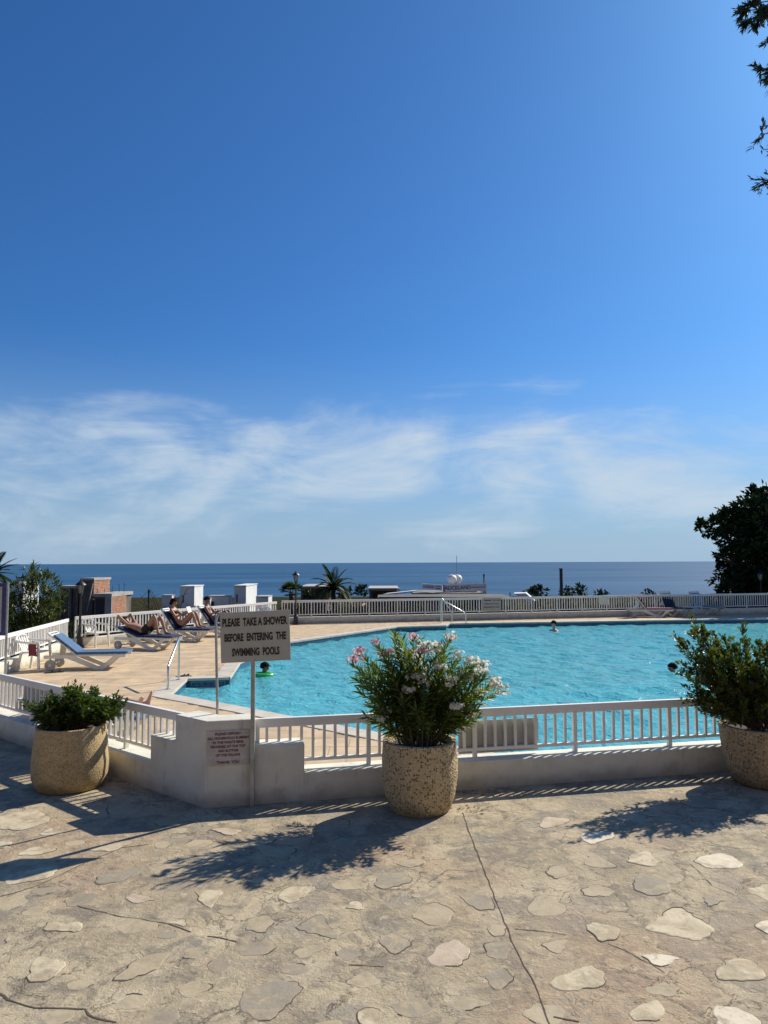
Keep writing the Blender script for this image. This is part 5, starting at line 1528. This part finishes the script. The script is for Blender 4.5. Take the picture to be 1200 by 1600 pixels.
# big dark tree behind the far right corner
YT = 38.6
tb = Vector((PD(1245, 900, YT).x, YT, terr_z(YT) - .3)); blobs = []
def bl(px, py, rpx, dy=0, sq=(1, 1, .8)):
    c = PD(px, py, YT + dy) - tb; r = rpx * YT / F_PX; blobs.append((c, (r * sq[0], r * 1.1 * sq[1], r * sq[2])))
for a_ in [(1190, 785, 22), (1170, 800, 24), (1150, 812, 22), (1130, 822, 20), (1108, 826, 15), (1220, 790, 34), (1195, 820, 34), (1160, 835, 26), (1140, 842, 18), (1180, 850, 30), (1225, 840, 45), (1260, 800, 45), (1290, 850, 50),
           (1150, 868, 17), (1132, 872, 14), (1170, 880, 26), (1200, 880, 36), (1136, 893, 17), (1130, 908, 13), (1155, 905, 24), (1185, 915, 30), (1225, 900, 45), (1270, 900, 50), (1143, 925, 14), (1165, 935, 22), (1205, 940, 36), (1184, 768, 8), (1118, 818, 10), (1094, 822, 8)]:
    bl(*a_, dy=random.uniform(-1.6, 1.9))
trk = [([(0, 0, 0), (-.2, .1, 1.6), (-.3, 0, 3.2), (-.8, .2, 5.0)], [.38, .32, .25, .12]), ([(-.25, 0, 1.9), (-1.6, .2, 3.4), (-3.0, 0, 4.4), (-4.2, .2, 5.0)], [.2, .15, .1, .05]), ([(-.25, .1, 2.4), (1.2, .4, 4.2), (2.0, 0, 5.2)], [.2, .14, .06]), ([(-.2, 0, 1.4), (-1.8, -.2, 2.2), (-3.0, 0, 2.8)], [.16, .1, .04])]
crown_tree('broadleaf_tree', tb, blobs, 780, 0.30, 0.55, 'leaf_dark', trk, 'large dark broadleaf tree behind the far railing at right')

# dark shrub left, over the side fence
YL = 22.5
tb = Vector((PD(52, 930, YL).x, YL, -1.6)); blobs = []
YT = YL
for a_ in [(50, 905, 16), (66, 915, 18), (80, 925, 14), (35, 925, 17), (20, 940, 17), (55, 940, 24), (85, 945, 15), (95, 932, 8), (30, 962, 22), (60, 965, 24), (86, 965, 13), (12, 980, 22), (45, 985, 22), (5, 955, 20), (-15, 960, 25), (48, 892, 9), (75, 985, 14), (20, 1005, 18), (-10, 1000, 24), (50, 1005, 16)]:
    bl(*a_, dy=random.uniform(-.35, .35), sq=(1, .9, 1))
crown_tree('side_shrub', tb, blobs, 1500, 0.21, 0.20, 'leaf_left', [([(0, 0, 0), (.05, 0, 1.2), (-.1, 0, 2.6)], [.08, .06, .03]), ([(.02, 0, .8), (.45, .1, 2.0), (.5, .1, 2.6)], [.05, .04, .015]), ([(.02, 0, .6), (-.5, -.1, 1.8)], [.05, .02])],
           'dense dark oleander shrub rising behind the left side railing', cat='shrub', up=0.7, out_bias=0.5)

# palms
def frond_mesh(mb_out, p0, az, el, length, droop, lf, seed):
    """feather frond: rachis and leaflets, appended as leaf rows"""
    r2 = random.Random(seed); B, D, Nn, Ls, W = [], [], [], [], []
    pts = []; d = Vector((math.cos(az) * math.cos(el), math.sin(az) * math.cos(el), math.sin(el))); p = Vector(p0); n = 12
    for i in range(n + 1):
        pts.append(p.copy()); p = p + d * (length / n); d = (d + Vector((0, 0, -droop / n))).normalized()
    for i in range(1, n + 1):
        t = i / n; tg = (pts[i] - pts[i - 1]).normalized(); s = tg.cross(Vector((0, 0, 1)))
        s = s.normalized() if s.length > .05 else Vector((1, 0, 0))
        for q in range(3):
            pp2 = pts[i - 1].lerp(pts[i], q / 3)
            for sg in (-1, 1):
                B.append(pp2); D.append(tg * 0.9 + s * sg * 0.8 + Vector((0, 0, 0.25 - 0.2 * t))); Nn.append(Vector((0, 0, 1)) - s * sg * .4); Ls.append(lf * (math.sin(math.pi * (0.12 + 0.83 * t)) ** 0.6) * r2.uniform(.85, 1.1)); W.append(0.05 * lf / .45)
    V, Fs = leaf_arrays(np.array(B), np.array(D), np.array(Nn), np.array(Ls), np.array(W), 0.1, 0.08)
    return pts, V, Fs
def palm(name, crown_c, n, length, droop, lf, label, trunk_r, seed, el=(0.1, 1.35)):
    zg = terr_z(crown_c.y) - .2
    root = empty(name, (crown_c.x, crown_c.y, zg)); tag(root, label, 'palm')
    hgt = crown_c.z - zg; r2 = random.Random(seed)
    prof = []
    for k in range(14):
        z = hgt * k / 13; prof.append((trunk_r * (1.1 - 0.2 * k / 13) * (1.08 if k % 2 else 0.95), z))
    MB().lathe(prof, n=10).build('trunk', 'bark', root)
    for k in range(n):
        az = k * 2.39996 + r2.uniform(-.2, .2); e_ = el[0] + (el[1] - el[0]) * ((k + .5) / n)
        pts, V, Fs = frond_mesh(None, (0, 0, hgt), az, e_, length * r2.uniform(.85, 1.1), droop * r2.uniform(.8, 1.2), lf, seed * 100 + k)
        me = np_mesh('frond', V, Fs, 'leaf_palm')
        f = link('frond', me, root)
        MB().tube(pts, [0.025 * length / 1.8 * (1 - .8 * i / 12) for i in range(13)], 4).build('rachis', 'stem', f)
    return root
palm('palm', PD(521, 921, 50), 24, 1.75, 1.25, 0.5, 'feathery palm rising above the far railing next to the lamp post', 0.16, 3, el=(-.25, 1.4))
palm('palm', PD(-14, 897, 24), 22, 0.85, 0.5, 0.30, 'spiky palm whose fronds reach in at the left edge', 0.09, 5, el=(-.5, 1.2))
# fan palm by the lamp
def fan_palm(c, r, label, seed):
    zg = terr_z(c.y) - .2; root = empty('fan_palm', (c.x, c.y, zg)); tag(root, label, 'palm')
    h = c.z - zg; MB().lathe([(.12, 0), (.10, h * .5), (.12, h)], n=10).build('trunk', 'bark', root)
    r2 = random.Random(seed)
    for k in range(16):
        az = k * 2.4; el = r2.uniform(-.2, 1.2); d = Vector((math.cos(az) * math.cos(el), math.sin(az) * math.cos(el), math.sin(el)))
        hub = Vector((0, 0, h)) + d * r * .5; s = d.cross(Vector((0, 0, 1))).normalized(); u_ = s.cross(d)
        B, D, Nn = [], [], []
        for j in range(13):
            a = (j - 6) / 6 * 1.5; B.append(hub); D.append(d * math.cos(a) + s * math.sin(a)); Nn.append(u_)
        V, Fs = leaf_arrays(np.array(B), np.array(D), np.array(Nn), np.full(13, r * .62), np.full(13, r * .13), .1, .12)
        f = link('frond', np_mesh('frond', V, Fs, 'leaf_palm'), root)
        MB().tube([(0, 0, h), tuple(hub)], .012, 4).build('stalk', 'stem', f)
fan_palm(PD(455, 927, 42), 0.75, 'small fan palm half hidden behind the far lamp post', 2)

# conifer outside the frame at right whose branches reach in
tc_ = Vector((8.1, 8.2, 0)); conif = empty('conifer_tree', tc_); tag(conif, 'dark conifer with branch tips reaching in at the upper right corner', 'tree')
MB().tube([(0, 0, -.2), (0.05, .05, 4), (0, 0, 8), (-.05, 0, 13)], [.26, .22, .15, .03], 12).build('trunk', 'bark', conif, smooth=True)
def conifer_branch(tip, root_z, sub, leaf=0.075, dens=1.0, from_t=0.15):
    a = Vector((0, 0, root_z)); ctrl = a.lerp(tip, 0.5) + Vector((0, 0, 0.35))
    pts = [bez(a, ctrl, tip, t) for t in np.linspace(0, 1, 9)]
    mbx = MB().tube(pts, [.05, .045, .04, .034, .028, .022, .016, .01, .004], 6)
    B, D, Nn = [], [], []
    def needles(p, q, n):
        tg = (q - p).normalized()
        for k in range(n):
            t = random.uniform(0.0, 1.0); rv = Vector((random.gauss(0, 1), random.gauss(0, 1), random.gauss(0, 1))).normalized()
            B.append(p.lerp(q, t)); D.append(tg * 1.0 + rv * 0.75); Nn.append(rv + Vector((0, 0, .4)))
    for k in range(sub):
        t = random.uniform(from_t, 1.0); p = bez(a, ctrl, tip, t); tg = (bez(a, ctrl, tip, min(1, t + .05)) - bez(a, ctrl, tip, t - .05)).normalized()
        s = Vector((random.gauss(0, .7), random.gauss(0, .7), random.gauss(-.15, .45)))
        q = p + (tg * random.uniform(.5, 1.0) + s * .8).normalized() * random.uniform(.09, .19)
        mbx.tube([p, q], [.007, .002], 4)
        needles(p, q, int(34 * dens))
        for j in range(3):
            r_ = p.lerp(q, random.uniform(.2, .9)); w = r_ + ((q - p).normalized() + Vector((random.gauss(0, .6), random.gauss(0, .6), random.gauss(-.2, .5)))).normalized() * random.uniform(.07, .17)
            mbx.tube([r_, w], [.004, .0015], 4); needles(r_, w, int(20 * dens))
    b = mbx.build('branch', 'bark', conif)
    B, D, Nn = np.array(B), np.array(D), np.array(Nn); n = len(B); ln = leaf * rng.uniform(.55, 1.2, n)
    V, Fs = leaf_arrays(B, D, Nn, ln, ln * .26, .15)
    tag(link('needles', np_mesh('needles', V, Fs, 'leaf_conifer'), b), kind='stuff')
for (px, py, Y, rz_, sub, dens, ft) in [(1156, 18, 8.0, 8.75, 20, .9, .66), (1174, 6, 7.8, 9.0, 20, .9, .64), (1182, 24, 8.2, 8.8, 14, .9, .76), (1203, 58, 8.1, 8.5, 7, .9, .88), (1190, 108, 8.0, 8.1, 14, 0.8, .84),
                                       (1190, 210, 8.0, 7.4, 9, .35, .87), (1194, 234, 8.2, 7.3, 8, .35, .87), (1196, 284, 8.0, 6.9, 6, .3, .9)]:
    conifer_branch(PD(px, py, Y) - tc_, rz_, sub, dens=dens, from_t=ft)
for k in range(16):
    az = random.uniform(-1.35, -0.2); zz = 6.4 + k * .36
    conifer_branch(Vector((math.cos(az) * 2.4, math.sin(az) * 2.4, zz - .3)), zz, 30, leaf=.12, dens=.5, from_t=.1)

# scrub on the slope below the railings
blobs = []
for k in range(230):
    x = random.uniform(-34, 44); y = random.uniform(34.5, 46) if k % 2 else random.uniform(36, 70)
    if x < -5 and y < 60: y = y - 4
    r = random.uniform(.5, 1.1)
    blobs.append(((x, y, terr_z(y) + r * .35), (r * 1.3, r, r * .8)))
for k in range(150):
    t = random.uniform(0, 1); q = F2.lerp(F3, t * .9) + Vector((-.2, .95, 0)) * random.uniform(1.0, 2.2); r = random.uniform(.55, .8)
    blobs.append(((q.x, q.y, -.25 + random.uniform(-.3, .3)), (r, r * .8, r * .9)))
for k in range(90):
    t = random.uniform(0, 1); q = F1.lerp(F2, t) if k % 2 else F0.lerp(F1, t); n_ = Vector((-1, .25, 0))
    q = q + n_ * random.uniform(.85, 2.2); r = random.uniform(.45, .75)
    blobs.append(((q.x, q.y, -.9 + random.uniform(0, .75)), (r, r, r * .9)))
V, Fs = blob_leaves(blobs, 420, 0.19, 0.5, shell=(.4, 1.0))
sc_ = link('scrub', np_mesh('scrub', V, Fs, 'leaf_scrub')); tag(sc_, 'dark scrub covering the slope below the railings', 'scrub', kind='stuff')
# separate distant shrubs that show above the far railing
def far_shrub(px, py, w, h, Y, label, mat='leaf_dark'):
    zg = terr_z(Y); c = PD(px, py, Y); k = Y / F_PX; root = Vector((c.x, Y, zg)); bs = []
    for i in range(7):
        bs.append(((random.uniform(-.6, .6) * w * k * .5, random.uniform(-1, 1), c.z - zg - h * k * random.uniform(.1, .5)), (w * k * .28, w * k * .3, h * k * .5)))
    bs.append(((0, 0, (c.z - zg) * .45), (w * k * .4, w * k * .4, (c.z - zg) * .45)))
    return crown_tree('distant_tree', root, bs, 120, .38, .6, mat, [([(0, 0, 0), (0.05, 0, (c.z - zg) * .7)], [.15, .08])], label)
far_shrub(843, 921, 26, 13, 75, 'rounded dark green tree left of the thin black pole')
far_shrub(828, 925, 16, 9, 75, 'low green tree behind the tilted white canopy')
far_shrub(889, 922, 24, 12, 76, 'dark green tree just right of the thin black pole')
far_shrub(908, 917, 16, 16, 78, 'dark clumpy tree farthest right of the distant tree row')
far_shrub(940, 926, 14, 8, 80, 'small green tree above the white board on the far railing')
far_shrub(1012, 926, 16, 7, 80, 'small distant tree above the red lounger')
far_shrub(541, 925, 22, 12, 58, 'dark shrub between the palm and the flat grey roof')
far_shrub(566, 920, 18, 10, 66, 'dark bushy tree left of the flat roofed bungalow')
far_shrub(485, 926, 16, 10, 60, 'dark shrub in front of the brown walled bungalow')

# ------------------------------------------------------------------ distant buildings
def bx(px0, px1, py0, py1, Y, depth):
    a = PD(px0, py0, Y); b = PD(px1, py1, Y); return (a.x, b.x, b.z, a.z, Y, Y + depth)
class Bld:
    def __init__(s, name, px, Y, label, cat='building'):
        s.Y = Y; c = PD(px, 930, Y); s.o = Vector((c.x, Y, terr_z(Y) - .3)); s.root = empty(name, s.o); tag(s.root, label, cat)
    def box(s, name, mat, px0, px1, py0, py1, dy=0, depth=3.0, ground=False, parent=None):
        a = PD(px0, py0, s.Y + dy); b = PD(px1, py1, s.Y + dy); z1, z0 = a.z, (s.o.z if ground else b.z)
        return MB().box(((a.x + b.x) / 2 - s.o.x, dy + depth / 2, (z0 + z1) / 2 - s.o.z), (b.x - a.x, depth, z1 - z0)).build(name, mat, parent or s.root)
# building under construction
b = Bld('unfinished_house', 150, 62, 'unfinished house of red hollow brick and concrete with a stair tower', 'house')
def side_depth(px0, px1, dy=0.0):
    """depth at which a wall running straight back from pixel column px0 ends at column px1"""
    X = PD(px0, 930, b.Y + dy).x; r = ray(px1, 930); return X / r.x * r.y - (b.Y + dy)
def brick_side(px, dy, depth, py0, py1, rows):
    a = PD(px, py0, b.Y + dy); c = PD(px, py1, b.Y + dy); h = a.z - c.z; z0 = c.z - b.o.z; x0 = a.x - b.o.x
    MB().box((x0 - .12, dy + depth / 2, z0 + h / 2), (.22, depth - .02, h)).build('mortar_wall', 'gold', b.root)
    rh = h / rows; bw = rh * 1.9
    me = MB().box((0, 0, 0), (.06, bw - .05, rh - .045)).mesh('brick', 'terracotta')
    for r in range(rows):
        y = -(bw / 2 if r % 2 else 0)
        while y < depth - .05:
            l, rr = max(0, y), min(depth, y + bw)
            if rr - l > bw * .3:
                link('brick', me, b.root, Matrix.Translation((x0 + .005, dy + (l + rr) / 2, z0 + (r + .5) * rh)) @ Matrix.Diagonal((1, (rr - l) / bw, 1, 1)))
            y += bw
b.box('slab', 'concrete', 91, 121, 915.5, 919, -.15, 2.0)
for px in (93, 108, 118): b.box('column', 'dark_concrete', px, px + 2.5, 919.2, 975, .1, .3, True)
b.box('back_wall', 'dark_concrete', 92, 133, 919.2, 975, 2.2, .3, True)
dt = side_depth(146.5, 171)
b.box('tower_wall', 'dark_concrete', 127, 143.6, 907, 975, 0, dt, True)
b.box('roof_slab', 'concrete', 125.5, 147.2, 903.4, 906.9, -.15, dt + .3)
brick_side(146.6, 0.0, dt, 907.2, 929, 9)
b.box('beam', 'concrete', 144, 147.4, 929.2, 932.2, -.08, dt + .1)
dl = side_depth(174, 206, -.9)
b.box('lower_block', 'dark_concrete', 147.5, 172, 933, 975, -.9, dl, True)
b.box('lower_slab', 'concrete', 146.8, 174.6, 927.6, 932.8, -1.0, dl + .2)
b.box('opening', 'opening', 150, 162, 936, 975, -.95, .1, True)
b.box('column', 'concrete', 164, 173.4, 933, 975, -.98, .12, True)
brick_side(174.0, -.9, dl * .70, 933, 962, 12)
b.box('corner_column', 'concrete', 172.6, 174.4, 933, 975, -.9 + dl * .71, dl * .28, True)
for k, px in enumerate((149, 156, 163, 170, 173)):
    a = PD(px, 928, b.Y - .3); MB().tube([(a.x - b.o.x, k * .7, a.z - b.o.z - .3), (a.x - b.o.x + random.uniform(-.05, .05), k * .7, a.z - b.o.z + random.uniform(.4, .9))], .022, 4).build('reinforcing_bar', 'iron', b.root)
a = PD(136, 955, b.Y - .4) - b.o; c = PD(145, 912, b.Y - .4) - b.o
MB().bar(a, c, .09, .07).build('timber', 'concrete', b.root)
# white villas
def villa(px, Y, tower, low, label):
    v_ = Bld('white_villa', px, Y, label, 'villa'); t0, t1, ty = tower
    dpt = 3.5 if t0 < 300 else 6.3
    v_.box('stair_tower', 'villa', t0, t1, ty, 975, 0, dpt, True)
    v_.box('roof_edge', 'villa', t0 - .8, t1 + 1.0, ty - 1.4, ty - .1, -.15, dpt + .3)
    sw_ = v_.box('window', 'window_glass', t0 + (t1 - t0) * .18, t0 + (t1 - t0) * .28, ty + 13, ty + 25, -.03, .06)
    v_.box('window_frame', 'villa', t0 + (t1 - t0) * .155, t0 + (t1 - t0) * .175, ty + 12.5, ty + 25.5, -.05, .1, parent=sw_)
    for (x0, x1, y0, dy, dp) in low:
        v_.box('wall', 'villa', x0, x1, y0, 975, dy, dp, True)
        v_.box('parapet', 'roof_edge', x0 - .5, x1 + .5, y0 - 1.3, y0 - .05, dy - .08, dp + .2)
    return v_
v1 = villa(305, 72, (281, 303, 917), [(326, 357, 932, 1.5, 1.2), (317, 328, 936, .6, .5), (253, 268, 931, -2, 1.0)], 'white villa with a square stair tower above the seated sunbathers')
v1.box('door_opening', 'opening', 326, 334, 940, 960, 1.45, .1, False)
v2 = villa(385, 74, (366, 384, 916), [(400, 419, 933, .6, 2.5), (344, 360, 931.5, 3.2, .8)], 'white villa with a stair tower just above the shower sign')
# far white house left behind the shrub
v3 = Bld('distant_house', 28, 110, 'small white house glimpsed over the left shrub', 'house')
v3.box('wall', 'villa', 21, 36, 911, 930, 0, 5, True); v3.box('roof', 'roof_edge', 20, 37, 909.6, 910.9, -.2, 5.4); v3.box('window', 'window_glass', 25, 28, 914, 919, -.05, .1)
# bungalows
def bungalow(px0, px1, py0, Y, label, posts=3):
    h = Bld('bungalow', (px0 + px1) / 2, Y, label, 'bungalow')
    h.box('roof', 'roof_edge', px0 - 1, px1 + 1, py0, py0 + 1.8, -.8, 7); h.box('fascia', 'roof_grey', px0, px1, py0 + 1.9, py0 + 4.2, -.6, 6.5)
    h.box('wall', 'roof_brown', px0 + 1, px1 - 1, py0 + 4.3, 975, .4, 5, True)
    for k in range(posts):
        x = px0 + 2 + (px1 - px0 - 5) * k / (posts - 1); h.box('pillar', 'dark_concrete', x, x + 2, py0 + 4.3, 975, -.4, .3, True)
    for k in range(posts - 1):
        x = px0 + 6 + (px1 - px0 - 5) * k / (posts - 1)
        wn_ = h.box('window', 'opening', x, x + 7, py0 + 8, py0 + 20, .33, .1); h.box('sill', 'roof_edge', x - .5, x + 7.5, py0 + 20.1, py0 + 21, .28, .2, parent=wn_)
    return h
bungalow(469, 512, 916, 66, 'brown walled flat roofed bungalow left of the palm')
bd2 = bungalow(576, 622, 919, 70, 'flat roofed bungalow between the palm and the lettered roof sign')
bd2.box('parapet_block', 'villa', 620, 625.5, 919.2, 926, -.9, .6)
def canopy(name, pts, Y, mat, label, depth=2.0, cat='canopy'):
    q = [PD(x, y, Y) for x, y in pts]; o = Vector((q[0].x, Y, terr_z(Y) - .3)); root = empty(name, o); tag(root, label, cat)
    n = len(q); vs_ = [(p.x - o.x, 0, p.z - o.z) for p in q] + [(p.x - o.x + depth * .2, depth, p.z - o.z) for p in q]
    MB().add(vs_, [tuple(range(n)), tuple(range(2 * n - 1, n - 1, -1))] + [(i, (i + 1) % n, (i + 1) % n + n, i + n) for i in range(n)]).build('roof_panel', mat, root)
    xs_ = [v[0] for v in vs_]; zmin = min(v[2] for v in vs_)
    for x in (min(xs_) + .2, max(xs_) - .3): MB().box((x, depth / 2, zmin / 2), (.1, .1, zmin)).build('support', 'galv', root)
canopy('tilted_canopy', [(596, 929.5), (599, 928), (648, 923), (646, 925), (600, 931)], 58, 'tank', 'thin white sloping canopy in front of the flat roofed bungalow')
canopy('tilted_canopy', [(803, 927.5), (822, 927), (836, 939), (826, 941)], 50, 'tank', 'white tilted canopy sticking up behind the far railing')
canopy('tilted_canopy', [(544, 953), (566, 943), (566.5, 951), (560, 956)], 40, 'pink_mat', 'pale pink tilted sheet seen through the far railing', depth=.8)
# dark roof strip behind the far railing
rf = Bld('long_roof', 700, 47, 'long dark flat roof just behind the far railing', 'building')
rf.box('roof', 'dark_concrete', 590, 800, 933.5, 936, 0, 4); rf.box('wall', 'dark_concrete', 600, 790, 935.2, 975, .5, 6, True)
rf.box('gutter', 'roof_grey', 592, 690, 932.6, 933.4, -.1, .3)
for x in (640, 690, 740): rf.box('window', 'opening', x, x + 15, 939, 948, .42, .1)
# building with the roof sign
s_ = Bld('lettered_building', 705, 56, 'low flat roofed building with a lettered roof sign and white water tanks', 'building')
s_.box('roof', 'roof_grey', 645, 756, 926.5, 929, 0, 6); s_.box('wall', 'roof_brown', 650, 752, 929.2, 975, .6, 5, True)
s_.box('awning', 'tank', 688, 755, 929.4, 931, -.9, .8)
s_.box('roof_room', 'roof_edge', 702, 746, 918, 926.4, 1.2, 3); s_.box('room_window', 'window_glass', 709, 717, 921, 924.5, 1.12, .1)
s_.box('corner_pillar', 'roof_edge', 754.5, 760, 912, 940, -.4, .4, False)
def sign_face(x0, y0, y0b, dy0, x1, y1, dy1, text):
    """board between two pixel columns, each with its own depth"""
    a, b2, a2 = PD(x0, y0, s_.Y + dy0), PD(x1, y1, s_.Y + dy1), PD(x0, y0b, s_.Y + dy0)
    W = Vector((b2.x - a.x, b2.y - a.y, 0)); L_ = W.length; hgt = a.z - a2.z
    base_ = Vector((a.x, a.y, a2.z)) - s_.o; slope = math.atan2(b2.z - a.z, L_)
    m = Matrix.Translation(base_) @ Matrix.Rotation(math.atan2(W.y, W.x), 4, 'Z') @ Matrix.Rotation(-slope, 4, 'Y')
    pan = MB().box((L_ / 2, .04, hgt / 2), (L_, .08, hgt)).build('sign_board', 'tank', s_.root, matrix=m)
    for (t_, x, z, w, h, mt_) in text: lettering(pan, t_, L_ * x, hgt * z, L_ * w, hgt * h, mt_, y=-.006, bold=.015)
    return pan, L_, hgt
pn, L_, hg = sign_face(692.5, 913.5, 924.5, -.6, 760, 911.5, -.6, [("ALICELAND", .335, .50, .61, .56, 'ink_navy')])
MB().box((L_ * .82, -.003, hg * .50), (L_ * .33, .012, hg * .10)).build('printed_line', 'ink_grey', pn)
MB().box((.05, -.004, hg / 2), (.10, .02, hg)).build('edge_stripe', 'ink_navy', pn)
pn2, L2_, hg2 = sign_face(658.5, 911.5, 920.0, 2.2, 690.5, 914.0, -.5, [("ALICELAND", .34, .5, .55, .5, 'ink_grey')])
for z_ in (.68, .32): MB().box((L2_ * .82, -.003, hg2 * z_), (L2_ * .26, .012, hg2 * .12)).build('printed_line', 'ink_grey', pn2)
for px in (698, 727, 752): s_.box('sign_support', 'galv', px, px + .8, 924, 929, -.45, .08)
wt = PD(711, 905, s_.Y + 1.5) - s_.o
for k, dx in enumerate((-.24, .22)):
    MB().lathe([(.02, -.56), (.24, -.54), (.34, -.42), (.36, -.3), (.36, .3), (.34, .42), (.24, .54), (.02, .56)], n=20, axis='Y').build('water_tank', 'tank', s_.root, smooth=True, matrix=Matrix.Translation((wt.x + dx, wt.y + k * .5, wt.z)))
for dx in (-.35, .35):
    MB().box((wt.x + dx, wt.y, wt.z - .75), (.07, .6, .7)).build('tank_stand', 'galv', s_.root)
at = PD(713.5, 868, s_.Y + 1.8) - s_.o; ab = PD(713.5, 912, s_.Y + 1.8) - s_.o
MB().tube([(ab.x, ab.y, ab.z), (at.x, at.y, at.z)], [.03, .018], 6).build('antenna', 'galv', s_.root)
fl_a = PD(756, 897, s_.Y) - s_.o
MB().tube([(fl_a.x, 0, fl_a.z - .8), (fl_a.x, 0, fl_a.z - .25), (fl_a.x, 0, fl_a.z)], [.03, .05, .08], 8).build('chimney_pipe', 'iron', s_.root)

# thin poles
def pole(name, px, py0, py1, Y, r, label):
    a = PD(px, py0, Y); zg = terr_z(Y) - .2; root = empty(name, (a.x, Y, zg)); tag(root, label, 'pole')
    MB().tube([(0, 0, 0), (.0, 0, a.z - zg)], [r * 1.15, r], 8).build('shaft', 'iron', root)
    MB().lathe([(r * 1.3, 0), (r * 1.3, .06), (r * .5, .09)], c=(0, 0, a.z - zg - .02), n=8).build('cap', 'iron', root)
pole('utility_pole', 876.5, 889, 935, 60, .13, 'thin black pole standing against the sea right of centre')
pole('utility_pole', 232.5, 923, 960, 40, .05, 'short black pole behind the railing left of the bare shrub')
pole('utility_pole', 107, 923, 970, 40, .035, 'slim dark pole beside the unfinished house')
pole('utility_pole', 797, 927, 940, 48, .03, 'short thin pole left of the tilted white canopy')
# leafless shrub behind the left railing
bs = PD(272, 965, 30); zg = -1.7; bare_ = empty('bare_shrub', (bs.x, 30, zg)); tag(bare_, 'leafless dark shrub behind the left railing', 'shrub')
for k in range(16):
    tip = PD(random.uniform(215, 300), random.uniform(917, 950), 30 + random.uniform(-.6, .6)) - Vector((bs.x, 30, zg))
    c = Vector((tip.x * .5 + random.uniform(-.3, .3), tip.y * .4, tip.z * .75)); pts = [bez(Vector((0, 0, 0)), c, tip, t) for t in np.linspace(0, 1, 7)]
    mbx = MB().tube(pts, [.035, .03, .026, .02, .016, .011, .005], 5)
    for j in range(5):
        p = bez(Vector((0, 0, 0)), c, tip, random.uniform(.5, .95)); q = p + Vector((random.uniform(-.4, .4), random.uniform(-.2, .2), random.uniform(-.05, .35)))
        mbx.tube([p, p.lerp(q, .5) + Vector((0, 0, .05)), q], [.012, .008, .003], 4)
    mbx.build('branch', 'bark', bare_)
